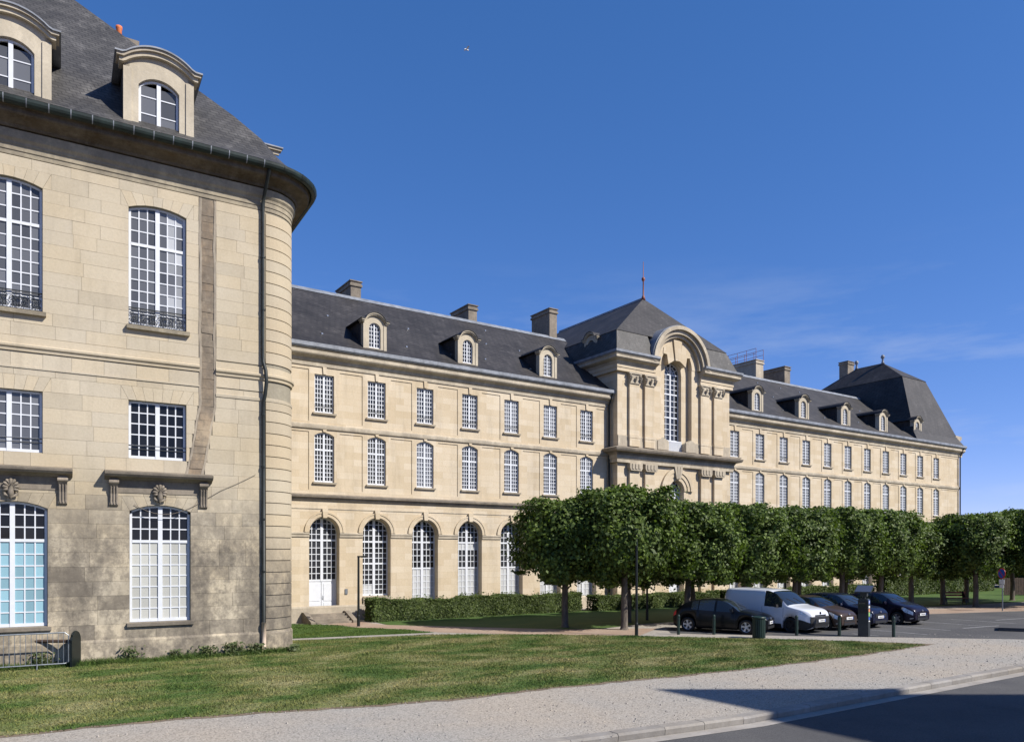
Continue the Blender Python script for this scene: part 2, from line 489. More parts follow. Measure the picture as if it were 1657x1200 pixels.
# ------------------------------------------------------------------ mesh helpers
class MB:
    def __init__(self):
        self.v, self.f = [], []

    def add(self, vs, fs):
        o = len(self.v)
        self.v += [tuple(p) for p in vs]
        self.f += [tuple(i + o for i in f) for f in fs]
        return self

    def quad(self, a, b, c, d):
        return self.add([a, b, c, d], [(0, 1, 2, 3)])

    def box(self, x0, x1, y0, y1, z0, z1):
        vs = [(x0, y0, z0), (x1, y0, z0), (x1, y1, z0), (x0, y1, z0), (x0, y0, z1), (x1, y0, z1), (x1, y1, z1), (x0, y1, z1)]
        return self.add(vs, [(0, 3, 2, 1), (4, 5, 6, 7), (0, 1, 5, 4), (1, 2, 6, 5), (2, 3, 7, 6), (3, 0, 4, 7)])

    def prism(self, poly, a, b, axis='y'):
        """poly: 2D points; extruded along axis from a to b. axis y: poly=(x,z); x: poly=(y,z); z: poly=(x,y)"""
        def P(p, t):
            return (p[0], t, p[1]) if axis == 'y' else ((t, p[0], p[1]) if axis == 'x' else (p[0], p[1], t))
        n = len(poly)
        vs = [P(p, a) for p in poly] + [P(p, b) for p in poly]
        fs = [tuple(range(n)), tuple(reversed(range(n, 2 * n)))]
        fs += [(i, i + n, (i + 1) % n + n, (i + 1) % n) for i in range(n)]
        return self.add(vs, fs)

    def tube(self, pts, r, seg=8, caps=True):
        pts = [Vector(p) for p in pts]
        rs = r if isinstance(r, (list, tuple)) else [r] * len(pts)
        rings = []
        for i, p in enumerate(pts):
            t = (pts[min(i + 1, len(pts) - 1)] - pts[max(i - 1, 0)]).normalized()
            up = Vector((0, 0, 1)) if abs(t.z) < 0.9 else Vector((1, 0, 0))
            u = t.cross(up).normalized()
            w = t.cross(u)
            rings.append([p + (u * math.cos(2 * math.pi * k / seg) + w * math.sin(2 * math.pi * k / seg)) * rs[i] for k in range(seg)])
        o = len(self.v)
        for ring in rings:
            self.v += [tuple(q) for q in ring]
        for i in range(len(rings) - 1):
            for k in range(seg):
                a = o + i * seg + k
                b_ = o + i * seg + (k + 1) % seg
                self.f.append((a, b_, b_ + seg, a + seg))
        if caps:
            self.f.append(tuple(o + k for k in range(seg)))
            self.f.append(tuple(o + (len(rings) - 1) * seg + k for k in reversed(range(seg))))
        return self

    def lathe(self, prof, c=(0, 0, 0), seg=16):
        o = len(self.v)
        for (r, z) in prof:
            for k in range(seg):
                a = 2 * math.pi * k / seg
                self.v.append((c[0] + r * math.cos(a), c[1] + r * math.sin(a), c[2] + z))
        for i in range(len(prof) - 1):
            for k in range(seg):
                a = o + i * seg + k
                b_ = o + i * seg + (k + 1) % seg
                self.f.append((a, b_, b_ + seg, a + seg))
        self.f.append(tuple(o + k for k in reversed(range(seg))))
        self.f.append(tuple(o + (len(prof) - 1) * seg + k for k in range(seg)))
        return self

    def loft(self, rings, closed=True, caps=False):
        o = len(self.v)
        n = len(rings[0])
        for r in rings:
            self.v += [tuple(p) for p in r]
        for i in range(len(rings) - 1):
            for k in range(n if closed else n - 1):
                a = o + i * n + k
                b_ = o + i * n + (k + 1) % n
                self.f.append((a, b_, b_ + n, a + n))
        if caps:
            self.f.append(tuple(o + k for k in reversed(range(n))))
            self.f.append(tuple(o + (len(rings) - 1) * n + k for k in range(n)))
        return self

    def mesh(self, name, mat, smooth=False):
        me = bpy.data.meshes.new(name)
        me.from_pydata(self.v, [], self.f)
        me.materials.append(MATS[mat])
        if smooth:
            me.polygons.foreach_set('use_smooth', [True] * len(me.polygons))
        me.update()
        return me

    def build(self, name, mat, parent=None, loc=(0, 0, 0), rz=0, smooth=False):
        return place(name, self.mesh(name, mat, smooth), parent, loc, rz)


def place(name, me, parent=None, loc=(0, 0, 0), rz=0, scale=None):
    o = bpy.data.objects.new(name, me)
    COL.objects.link(o)
    o.location = loc
    o.rotation_euler = (0, 0, rz)
    if scale:
        o.scale = scale
    if parent:
        o.parent = parent
    return o


def tag(o, label=None, cat=None, group=None, kind=None):
    if label:
        o['label'] = label
    if cat:
        o['category'] = cat
    if group:
        o['group'] = group
    if kind:
        o['kind'] = kind
    return o


def empty(name, loc=(0, 0, 0), rz=0, parent=None):
    o = bpy.data.objects.new(name, None)
    COL.objects.link(o)
    o.location = loc
    o.rotation_euler = (0, 0, rz)
    o.empty_display_size = 0.3
    if parent:
        o.parent = parent
    return o


def copy_tree(o, parent=None):
    c = o.copy()
    COL.objects.link(c)
    c.parent = parent
    for ch in o.children:
        copy_tree(ch, c)
    return c


def quads_mesh(name, V, mat, n=4):
    """V: (count, n, 3) array of separate polygons"""
    cnt = V.shape[0]
    me = bpy.data.meshes.new(name)
    me.vertices.add(cnt * n)
    me.vertices.foreach_set('co', V.reshape(-1).astype(np.float32))
    me.loops.add(cnt * n)
    me.loops.foreach_set('vertex_index', np.arange(cnt * n, dtype=np.int32))
    me.polygons.add(cnt)
    me.polygons.foreach_set('loop_start', np.arange(0, cnt * n, n, dtype=np.int32))
    me.materials.append(MATS[mat])
    me.update(calc_edges=True)
    return me


def leaves(P, Nrm, size, spread=0.9, elong=1.25):
    """diamond shaped leaves at points P with facing direction Nrm"""
    n = len(P)
    N = Nrm + rng.normal(0, spread, (n, 3))
    N /= np.linalg.norm(N, axis=1)[:, None] + 1e-9
    T = np.cross(N, rng.normal(0, 1, (n, 3)))
    T[:, 2] -= 0.35
    T -= N * np.sum(T * N, axis=1)[:, None]
    T /= np.linalg.norm(T, axis=1)[:, None] + 1e-9
    B = np.cross(N, T)
    s = (size * rng.uniform(0.65, 1.35, n))[:, None]
    V = np.stack([P - T * s * elong * 0.5, P + B * s * 0.45 + N * s * 0.08, P + T * s * elong * 0.5, P - B * s * 0.45 + N * s * 0.08], axis=1)
    return V


def arc_z(x, w, zs, rise):
    if rise <= 1e-6:
        return zs
    rr = (w * w / 4 + rise * rise) / (2 * rise)
    zc = zs + rise - rr
    return zc + math.sqrt(max(0, rr * rr - x * x))


def relief(mb, x0, x1, z0, z1, rects, y=0.0):
    """wall front with stepped rectangles: rects (x0,x1,z0,z1,depth,hole)"""
    xs = sorted({x0, x1} | {max(x0, min(x1, v)) for r in rects for v in r[:2]})
    zs = sorted({z0, z1} | {max(z0, min(z1, v)) for r in rects for v in r[2:4]})
    nx, nz = len(xs) - 1, len(zs) - 1
    D = [[(0.0, False)] * nz for _ in range(nx)]
    for i in range(nx):
        xm = (xs[i] + xs[i + 1]) / 2
        for j in range(nz):
            zm = (zs[j] + zs[j + 1]) / 2
            for r in rects:
                if r[0] < xm < r[1] and r[2] < zm < r[3]:
                    D[i][j] = (r[4], r[5])
    for i in range(nx):
        for j in range(nz):
            d, h = D[i][j]
            a, b, c, e = xs[i], xs[i + 1], zs[j], zs[j + 1]
            if not h:
                mb.quad((a, y + d, c), (b, y + d, c), (b, y + d, e), (a, y + d, e))
            if i + 1 < nx and abs(D[i + 1][j][0] - d) > 1e-6:
                d2 = D[i + 1][j][0]
                mb.quad((b, y + d, c), (b, y + d2, c), (b, y + d2, e), (b, y + d, e))
            if j + 1 < nz and abs(D[i][j + 1][0] - d) > 1e-6:
                d2 = D[i][j + 1][0]
                mb.quad((a, y + d, e), (b, y + d, e), (b, y + d2, e), (a, y + d2, e))


def arch_fill(mb, xc, w, zs, rise, y, depth, n=16):
    """closes the corners of a rectangular hole above an arch and adds the soffit"""
    top = zs + rise
    for k in range(n):
        a = -w / 2 + w * k / n
        b = -w / 2 + w * (k + 1) / n
        za, zb = arc_z(a, w, zs, rise), arc_z(b, w, zs, rise)
        mb.quad((xc + a, y, za), (xc + b, y, zb), (xc + b, y, top), (xc + a, y, top))
        mb.quad((xc + a, y, za), (xc + b, y, zb), (xc + b, y + depth, zb), (xc + a, y + depth, za))


def arch_ring(mb, xc, w0, w1, zs, y0, y1, n=20, a0=0.0, a1=math.pi):
    """semicircular moulding between half widths w0 and w1, from y0 (front) to y1"""
    rings = []
    for k in range(n + 1):
        a = a0 + (a1 - a0) * k / n
        ca, sa = math.cos(a), math.sin(a)
        rings.append([(xc + w0 * ca, y1, zs + w0 * sa), (xc + w0 * ca, y0, zs + w0 * sa), (xc + w1 * ca, y0, zs + w1 * sa), (xc + w1 * ca, y1, zs + w1 * sa)])
    mb.loft(rings, True, True)


def window_bars(w, h, rise, cols, segs, fw=0.06, mw=0.09, bar=0.028, th=0.06):
    """white joinery in local coords: x centred, z from 0, y=0 front. segs: [(z0,z1,rows)] between transoms.
    returns (MB, cells) where cells are (x0,x1,z0,z1) clear openings"""
    mb = MB()
    top = h - rise

    def zt(x):
        return arc_z(x, w, top, rise)
    mb.box(-w / 2, -w / 2 + fw, 0, th, 0, top)
    mb.box(w / 2 - fw, w / 2, 0, th, 0, top)
    mb.box(-w / 2 + fw, w / 2 - fw, 0, th, 0, fw * 1.4)
    n = 14
    rings = []
    for k in range(n + 1):
        x = -w / 2 + w * k / n
        z = zt(x)
        rings.append([(x, th, z - fw), (x, 0, z - fw), (x, 0, z), (x, th, z)])
    mb.loft(rings, True, True)
    mb.box(-mw / 2, mw / 2, -0.012, th, 0, zt(0) - fw * 0.5)
    cells = []
    half = w / 2 - fw - mw / 2
    cw = (half - (cols - 1) * bar) / cols
    for si, (z0, z1, rows) in enumerate(segs):
        if si:
            mb.box(-w / 2 + fw, w / 2 - fw, -0.008, th, z0 - 0.045, z0 + 0.045)
        lo = z0 + (0.045 if si else fw * 1.4)
        hi = min(z1, h) - (0.045 if si < len(segs) - 1 else 0.0)
        rh = (hi - lo) / rows
        for s in (-1, 1):
            for c in range(cols):
                xa = mw / 2 + c * (cw + bar)
                xa, xb = (xa, xa + cw) if s > 0 else (-xa - cw, -xa)
                if c < cols - 1:
                    xm = xb if s > 0 else xa - bar
                    mb.box(xm, xm + bar, 0.008, th * 0.7, lo, min(hi, zt(xm + bar / 2) - fw * 0.5))
                for r in range(rows):
                    za, zb = lo + r * rh, lo + (r + 1) * rh - (bar if r < rows - 1 else 0)
                    zlim = min(zt(xa), zt(xb)) - fw * 0.4
                    if za < zlim - 0.03:
                        cells.append((xa, xb, za, min(zb, zlim + 0.02)))
            for r in range(1, rows):
                zr = lo + r * rh - bar
                xa, xb = (mw / 2, w / 2 - fw) if s > 0 else (-w / 2 + fw, -mw / 2)
                if rise > 0 and zr > top:
                    rr = (w * w / 4 + rise * rise) / (2 * rise)
                    zc = h - rr
                    xl = math.sqrt(max(0, rr * rr - (zr - zc + bar) ** 2)) - fw * 0.5
                    xa, xb = (xa, min(xb, xl)) if s > 0 else (max(xa, -xl), xb)
                if xb - xa > 0.02:
                    mb.box(xa, xb, 0.010, th * 0.68, zr, zr + bar)
    return mb, cells


def glass_sheet(w, h, rise, y=0.035, z0=0.0, n=14):
    mb = MB()
    for k in range(n):
        a = -w / 2 + w * k / n
        b = -w / 2 + w * (k + 1) / n
        mb.quad((a, y, z0), (b, y, z0), (b, y, arc_z(b, w, h - rise, rise)), (a, y, arc_z(a, w, h - rise, rise)))
    return mb


# ------------------------------------------------------------------ the setting: ground, road, paths
def sheet(name, pts, z, mat, parent=None):
    mb = MB()
    mb.add([(p[0], p[1], z) for p in pts], [tuple(range(len(pts)))])
    o = mb.build(name, mat, parent)
    if not parent:
        o['kind'] = 'structure'
    return o


sheet('ground', [(-2500, -2500), (2500, -2500), (2500, 2500), (-2500, 2500)], -0.17, 'dirt')
sheet('road', [(-200, 1.5), (300, 1.5), (300, 10.5), (13, 10.5), (-200, 34)], -0.14, 'asphalt')


def kerb_y(x):
    return 10.42 if x > 13 else 10.42 + 0.108 * (13 - x)


KX = [-30, 13, 34.5]
sheet('pavement', [(-60, kerb_y(-60) + 0.28), (13, 10.70), (37.0, 10.70), (44, 12.5), (52, 13.2), (90, 13.2), (140, 13.2), (140, 90), (-60, 90)], 0.0, 'gravel')
# gutter strip of pale worn cement beside the kerb
sheet('gutter_strip', [(-30, kerb_y(-30) - 0.33), (13, 10.09), (37.0, 10.09), (37.0, 10.42), (13, 10.42), (-30, kerb_y(-30))], -0.134, 'cement')
kerb = empty('kerb', (0, 10.4, 0))
kerb['kind'] = 'structure'
km = None
x = -12.0
while x < 37:
    L = random.uniform(0.95, 1.15)
    a, b_ = x + 0.006, x + L - 0.006
    mb = MB()
    ya, yb = kerb_y(a), kerb_y(b_)
    dz = random.uniform(-0.006, 0.006)
    ring = lambda xx, yy: [(xx, yy + 0.02, -0.16), (xx, yy, -0.03 + dz), (xx, yy + 0.035, 0.015 + dz), (xx, yy + 0.27, 0.018 + dz), (xx, yy + 0.28, -0.16)]
    mb.loft([ring(a, ya), ring(b_, yb)], True, True)
    o = mb.build('kerb_stone', 'kerb_granite')
    o.parent = kerb
    o.location = (0, -10.4, 0)
    x += L

# car park asphalt and its faded bay markings
sheet('car_park', [(23.9, 23.3), (27.5, 19.55), (30.6, 16.85), (33.6, 14.1), (36.5, 11.3), (46, 13.0), (60, 14.0), (60, 18.0), (50.8, 20.6), (43.5, 22.6), (38.5, 24.6), (25.2, 24.9)], 0.004, 'asphalt')
marks = empty('bay_markings', (33, 19, 0))
marks['kind'] = 'structure'
for i, (xa, ya, xb, yb, w) in enumerate([(30.2, 18.9, 30.25, 17.7, 0.10), (32.4, 19.3, 32.5, 16.9, 0.10), (35.0, 19.6, 35.1, 17.2, 0.10), (38.4, 20.6, 38.5, 17.2, 0.10), (41.2, 20.2, 41.3, 16.6, 0.10), (36.6, 17.4, 39.8, 17.0, 0.12), (42.5, 18.6, 45.5, 18.2, 0.12)]):
    dx, dy = xb - xa, yb - ya
    ln = math.hypot(dx, dy)
    nx_, ny_ = -dy / ln * w / 2, dx / ln * w / 2
    sheet('marking_line', [(xa + nx_ - 33, ya + ny_ - 19), (xb + nx_ - 33, yb + ny_ - 19), (xb - nx_ - 33, yb - ny_ - 19), (xa - nx_ - 33, ya - ny_ - 19)], 0.008, 'marking', marks)
# low kerbed island at the right edge
isl = MB()
isl.prism([(36.6, 15.9), (37.2, 15.0), (46, 13.9), (46, 15.6), (38, 16.5)], -0.1, 0.16, 'z')
tag(isl.build('traffic_island', 'asphalt'), kind='structure')

LAWN = [(-3.0, 17.4), (0.0, 17.16), (3.2, 16.95), (6.4, 16.15), (8.6, 15.62), (11.6, 15.55), (15.8, 15.08), (19.2, 14.82), (23.8, 14.77), (28.7, 14.98), (27.8, 16.75), (25.6, 19.5), (22.0, 23.2), (18.7, 26.15), (15.2, 28.4), (9.7, 29.55), (8.2, 29.6), (-3.0, 27.5)]


def wavy(pts, amp=0.05, step=0.35):
    out = []
    for i in range(len(pts)):
        a, b = pts[i], pts[(i + 1) % len(pts)]
        L = math.hypot(b[0] - a[0], b[1] - a[1])
        n = max(1, int(L / step))
        for k in range(n):
            t = k / n
            px, py = a[0] + (b[0] - a[0]) * t, a[1] + (b[1] - a[1]) * t
            q = amp * (0.6 * math.sin(px * 2.3 + py * 1.7) + 0.7 * math.sin(px * 7.1 - py * 5.3) + 0.6 * math.sin(px * 13.7 + 1.1))
            out.append((px - (b[1] - a[1]) / L * q, py + (b[0] - a[0]) / L * q))
    return out


LAWN_W = wavy(LAWN)
sheet('lawn', LAWN_W, 0.012, 'lawn')
# bare earthy rim between lawn and gravel
sheet('lawn_rim', wavy([(-3, 17.25), (3.2, 16.75), (6.4, 15.95), (8.6, 15.42), (11.6, 15.36), (15.8, 14.9), (19.2, 14.66), (23.8, 14.6), (29.3, 14.9), (28.0, 16.8), (26.0, 16.0), (12, 17), (-3, 18.2)], 0.06), 0.006, 'dirt')
UPPER = [(8.3, 30.6), (14.6, 29.35), (15.6, 29.3), (15.0, 31.2), (13.6, 33.2), (13.4, 34.6), (11.6, 36.6), (8.0, 36.8)]
sheet('upper_lawn', UPPER, 0.012, 'lawn_lush')
VERGE = [(15.4, 33.6), (19.0, 29.6), (21.0, 27.2), (22.6, 26.5), (26, 27.2), (45, 26.2), (62, 24.5), (90, 24.5), (90, 36.0), (15.6, 36.0)]
sheet('tree_verge', VERGE, 0.012, 'lawn_lush')
sheet('earth_walk', [(13.2, 34.8), (13.8, 33.0), (15.2, 31.2), (15.8, 29.2), (18.6, 26.3), (22.1, 23.35), (25.0, 25.2), (23.0, 26.3), (21.2, 27.0), (19.0, 29.5), (15.3, 33.8), (15.0, 36.3), (13.2, 36.5)], 0.008, 'earth_path')
sheet('right_walk', [(38.5, 24.7), (43.5, 22.7), (50.8, 20.7), (70, 17.5), (70, 20.5), (52, 23.6), (44, 25.3)], 0.008, 'earth_path')
stp = MB()
stp.prism([(8.2, 29.75), (15.2, 28.55), (15.3, 28.85), (8.2, 30.1)], 0.0, 0.05, 'z')
tag(stp.build('edging_strip', 'cement'), kind='structure')


def inside(poly, X, Y):
    c = np.zeros(len(X), bool)
    n = len(poly)
    j = n - 1
    for i in range(n):
        xi, yi = poly[i]
        xj, yj = poly[j]
        t = ((yi > Y) != (yj > Y)) & (X < (xj - xi) * (Y - yi) / (yj - yi + 1e-12) + xi)
        c ^= t
        j = i
    return c


def blades(name, poly, count, hmin, hmax, mat, label, wid=0.012):
    xs = [p[0] for p in poly]
    ys = [p[1] for p in poly]
    X = rng.uniform(min(xs), max(xs), count)
    Y = rng.uniform(min(ys), max(ys), count)
    k = inside(poly, X + rng.normal(0, 0.10, count), Y + rng.normal(0, 0.10, count))
    X, Y = X[k], Y[k]
    n = len(X)
    H = rng.uniform(hmin, hmax, n) * (0.7 + 0.5 * np.sin(X * 1.3 + 2 * np.sin(Y * 0.9)) ** 2)
    A = rng.uniform(0, 2 * np.pi, n)
    W = rng.uniform(0.6, 1.4, n) * wid
    lean = rng.normal(0, 0.55, (n, 2)) * H[:, None]
    b0 = np.stack([X - np.cos(A) * W, Y - np.sin(A) * W, np.full(n, 0.008)], 1)
    b1 = np.stack([X + np.cos(A) * W, Y + np.sin(A) * W, np.full(n, 0.008)], 1)
    tp = np.stack([X + lean[:, 0], Y + lean[:, 1], H], 1)
    V = np.stack([b0, b1, tp], 1)
    o = place(name, quads_mesh(name, V, mat, 3))
    return tag(o, label, 'grass', kind='stuff')


blades('lawn_grass', LAWN_W, 480000, 0.025, 0.065, 'grass_blade', 'short patchy mown grass of the front lawn')
blades('upper_grass', UPPER, 50000, 0.03, 0.06, 'grass_lush', 'greener grass beside the doorway steps')

# ------------------------------------------------------------------ the near building with the rounded corner
PN = (7.6146, 26.5997)
NB = empty('corner_building', (PN[0], PN[1], 0), R(-3.2))
tag(NB, 'nearest cream stone building with rounded rusticated corner and slate roof, at the left', 'building')
RC = 1.1                              # radius of the rounded corner
XL = -15.0
GAP = 0.006


def nb_path(off, n=12, ymax=15.0):
    """plan line of the facade offset outwards: straight front, quarter round, right side"""
    pts = [(XL, -off)]
    r = RC + off
    for k in range(n + 1):
        a = -math.pi / 2 + math.pi / 2 * k / n
        pts.append((0 + r * math.cos(a), RC + r * math.sin(a)))
    pts.append((RC + off, ymax))
    return pts


def nb_sweep(name, prof, mat, parent=NB, x0=None, cap=True):
    """prof: list of (out, z) from inside bottom round to inside top"""
    rings = []
    paths = [nb_path(o) for o, z in prof]
    n = len(paths[0])
    for i in range(n):
        rings.append([(paths[k][i][0] if (i or x0 is None) else x0, paths[k][i][1], prof[k][1]) for k in range(len(prof))])
    mb = MB()
    mb.loft(rings, True, True)
    return mb.build(name, mat, parent)


NEAR_COLS = [-3.40, -7.42]
near_open = []        # xc, w, z0, spring, rise
for xc in NEAR_COLS + [-11.44]:
    near_open.append((xc, 1.70, 10.68, 14.42, 0.17, 'upper'))
    near_open.append((xc, 1.70, 6.44, 8.30, 0.0, 'middle'))
    near_open.append((xc + 0.08, 1.80, 1.22, 4.78, 0.20, 'ground'))
CH0, CH1 = -2.17, -1.62               # vertical repaired chase

mb = MB()
rects = []
for (xc, w, z0, zs, rise, kind) in near_open:
    rects.append((xc - w / 2, xc + w / 2, z0, zs + rise, 0.34, True))
relief(mb, XL, 0.0, 0.0, 16.4, rects)
for (xc, w, z0, zs, rise, kind) in near_open:
    if rise:
        arch_fill(mb, xc, w, zs, rise, 0.0, 0.34)
ringpts = nb_path(0)[1:]
mb.loft([[(p[0], p[1], 0), (p[0], p[1], 16.4)] for p in ringpts], False)
mb.quad((XL, 0, 0), (XL, 15, 0), (XL, 15, 16.4), (XL, 0, 16.4))
mb.quad((XL, 15, 0), (RC, 15, 0), (RC, 15, 16.4), (XL, 15, 16.4))
wall_n = mb.build('wall', 'mortar', NB)
# dark rooms behind the panes
mb = MB()
mb.box(XL + 0.2, 0.2, 0.55, 0.6, 0.1, 16.2)
mb.build('inner_wall', 'stone_grey', NB)

# ashlar blocks, one object each, on the visible stretch
levels = [0.0, 0.38, 0.72, 1.20, 1.66, 2.10, 2.55, 3.0, 3.45, 3.9, 4.34, 4.78, 5.24, 5.64, 6.04, 6.44, 6.9, 7.36, 7.82, 8.30, 8.74, 8.95]
levels2 = [9.90, 10.30, 10.68, 11.10, 11.52, 11.94, 12.36, 12.78, 13.20, 13.62, 14.02, 14.42, 14.90, 15.22]
courses = list(zip(levels[:-1], levels[1:])) + [(8.99, 9.42)] + list(zip(levels2[:-1], levels2[1:]))
XV = -9.3
for ci, (za, zb) in enumerate(courses):
    zm = (za + zb) / 2
    blocks = []
    if za > 5.7:
        dr = -0.42 * (8.3 - zm) / 2.4 if zm < 8.3 else 0.0
        blocks.append((CH0 + dr, CH1 + dr))
    vous = []
    for (xc, w, z0, zs, rise, kind) in near_open:
        if z0 < zm < zs:
            blocks.append((xc - w / 2, xc + w / 2))
        elif abs(za - zs) < 0.01:
            blocks.append((xc - w / 2 - 0.22, xc + w / 2 + 0.22))
            vous.append((xc, w, zs, rise))
    blocks.sort()
    free = []
    cur = XV
    for a, b_ in blocks:
        if a > cur:
            free.append((cur, a))
        cur = max(cur, b_)
    if cur < -0.05:
        free.append((cur, -0.02))
    for a, b_ in free:
        L = b_ - a
        n = max(1, round(L / random.uniform(0.85, 1.15)))
        cuts = [a + L * k / n + (random.uniform(-0.2, 0.2) * L / n if 0 < k < n else 0) for k in range(n + 1)]
        if n == 1 and L > 0.7 and ci % 2:
            cuts = [a, a + L * random.uniform(0.35, 0.65), b_]
        for c0, c1 in zip(cuts[:-1], cuts[1:]):
            pr = random.uniform(0.020, 0.028)
            m2 = MB().box(c0 + GAP / 2, c1 - GAP / 2, -pr, 0.004, za + GAP / 2, zb - GAP / 2)
            m2.build('stone_block', 'stone_block', NB)
    for (xc, w, zs, rise) in vous:
        n = 7
        xb = [xc - (w / 2) + w * k / n for k in range(n + 1)]
        xt = [xc + (v - xc) * 1.26 for v in xb]
        for k in range(n):
            g = GAP / 2
            z0a = arc_z(xb[k] - xc, w, zs, rise)
            z0b = arc_z(xb[k + 1] - xc, w, zs, rise)
            poly = [(xb[k] + g, z0a), (xb[k + 1] - g, z0b), (xt[k + 1] - g, zb - g), (xt[k] + g, zb - g)]
            MB().prism(poly, -0.028, 0.004, 'y').build('voussoir', 'stone_block', NB)
        for s in (-1, 1):
            xo = xc + s * (w / 2 + 0.22)
            tri = [(xc + s * w / 2 + s * GAP, zs + GAP / 2), (xo - s * GAP / 2, zs + GAP / 2), (xo - s * GAP / 2, zb - GAP / 2), (xc + s * w / 2 * 1.26 + s * GAP, zb - GAP / 2)]
            if s < 0:
                tri = tri[::-1]
            MB().prism(tri, -0.024, 0.004, 'y').build('stone_block', 'stone_block', NB)
# cornice bed under the moulding and thin ledges
nb_sweep('frieze', [(0.0, 15.24), (0.03, 15.24), (0.03, 15.36), (0.055, 15.38), (0.055, 15.52), (0.075, 15.54), (0.09, 15.62), (0.15, 15.70), (0.16, 15.78), (0.16, 15.94), (0.0, 15.98)], 'stone_ledge')
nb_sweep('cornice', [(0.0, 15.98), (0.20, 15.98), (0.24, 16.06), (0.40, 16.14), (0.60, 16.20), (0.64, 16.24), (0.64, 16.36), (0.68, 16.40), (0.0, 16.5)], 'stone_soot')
band = [(0.0, 9.44), (0.06, 9.44), (0.075, 9.52), (0.12, 9.56), (0.13, 9.62), (0.05, 9.66), (0.05, 9.88), (0.0, 9.90)]
MB().prism([(-a if a else 0.003, b_) for a, b_ in band], XL, CH0 + 0.02, 'x').build('string_course', 'stone_block', NB)
nb_sweep('string_course', [(a, b_ - 0.05) for a, b_ in band], 'stone_block', x0=CH1 - 0.02)
MB().prism([(0.003, 8.93), (-0.05, 8.94), (-0.05, 8.99), (0.003, 9.0)], XL, CH0 + 0.02, 'x').build('ledge', 'stone_block', NB)
nb_sweep('ledge', [(0.0, 8.66), (0.05, 8.67), (0.06, 8.76), (0.0, 8.79)], 'stone_block', x0=CH1 - 0.02)
nb_sweep('plinth', [(0.0, 0.0), (0.07, 0.0), (0.07, 0.66), (0.045, 0.72), (0.0, 0.74)], 'stone_block')
# gutter: half round with brackets
gp = []
for k in range(9):
    a = math.pi + math.pi * k / 8
    gp.append((0.79 + 0.13 * math.cos(a), 16.56 + 0.20 * math.sin(a)))
gut = nb_sweep('gutter', gp + [(0.90, 16.57), (0.68, 16.57)], 'gutter_green')
strap = [(-0.79 + 0.136 * math.cos(a), 16.565 + 0.207 * math.sin(a)) for a in np.linspace(math.pi, 2 * math.pi, 13)]
for k in range(17):
    xx = -9.2 + 0.56 * k
    if xx < 0.05:
        MB().prism(strap, xx - 0.014, xx + 0.014, 'x').build('gutter_bracket', 'lead', gut)
for k in range(4):
    a = -math.pi / 2 + math.pi / 2 * (k + 0.6) / 4.2
    MB().prism([(y_ + 0.79, z_) for y_, z_ in strap], -0.014, 0.014, 'x').build('gutter_bracket', 'pipe_dark', gut, (1.89 * math.cos(a), RC + 1.89 * math.sin(a), 0), a + math.pi / 2)

# round corner: stacked courses with open joints
z = 0.76
while z < 15.15:
    h = 0.40
    if not (8.6 < z + h / 2 < 9.95):
        mb = MB()
        rings = []
        for k in range(15):
            a = -math.pi / 2 + (math.pi / 2 + 0.1) * k / 14
            ca, sa = math.cos(a), math.sin(a)
            ri, ro = RC - 0.02, RC + 0.035
            rings.append([(ri * ca, RC + ri * sa, z + 0.03), (ro * ca, RC + ro * sa, z + 0.03), (ro * ca, RC + ro * sa, z + h), (ri * ca, RC + ri * sa, z + h)])
        mb.loft(rings, True, True)
        mb.build('corner_course', 'stone_corner', NB)
    z += h

# repaired vertical chase: rough brown stones between two cement lines
z = 5.95
while z < 15.2:
    h = random.uniform(0.2, 0.36)
    dr = -0.42 * max(0.0, (8.3 - z) / 2.4)
    dr2 = -0.42 * max(0.0, (8.3 - z - h) / 2.4)
    pr_ = random.uniform(0.002, 0.026) + (0.022 if dr else 0.0)
    jit = lambda: random.uniform(0.05, 0.10)
    zt_ = min(15.2, z + h)
    MB().prism([(CH0 + dr + jit(), z), (CH1 + dr - jit(), z + random.uniform(-0.02, 0.02)), (CH1 + dr2 - jit(), zt_ - 0.006), (CH0 + dr2 + jit(), zt_ - random.uniform(0.004, 0.012))], -pr_, 0.006, 'y').build('rough_stone', 'stone_rough', NB)
    z += h
for xx0 in (CH0 + 0.045, CH1 - 0.045):
    mb = MB()
    rings = []
    n = 60
    for k in range(n + 1):
        zz = 5.95 + 9.25 * k / n
        xx = xx0 - (0.42 * (8.3 - zz) / 2.4 if zz < 8.3 else 0.0)
        j = 0.012 * math.sin(zz * 2.1 + xx * 3) + 0.012 * math.sin(zz * 5.3 + xx) * math.sin(zz * 1.3)
        rings.append([(xx - 0.05 + j, -0.012, zz), (xx - 0.035 + j, -0.033, zz), (xx + 0.035 + j * 0.6, -0.033, zz), (xx + 0.05 + j, -0.012, zz), (xx, 0.01, zz)])
    mb.loft(rings, True, True)
    mb.build('cement_line', 'cement_fill', NB)

# windows
W_CACHE = {}


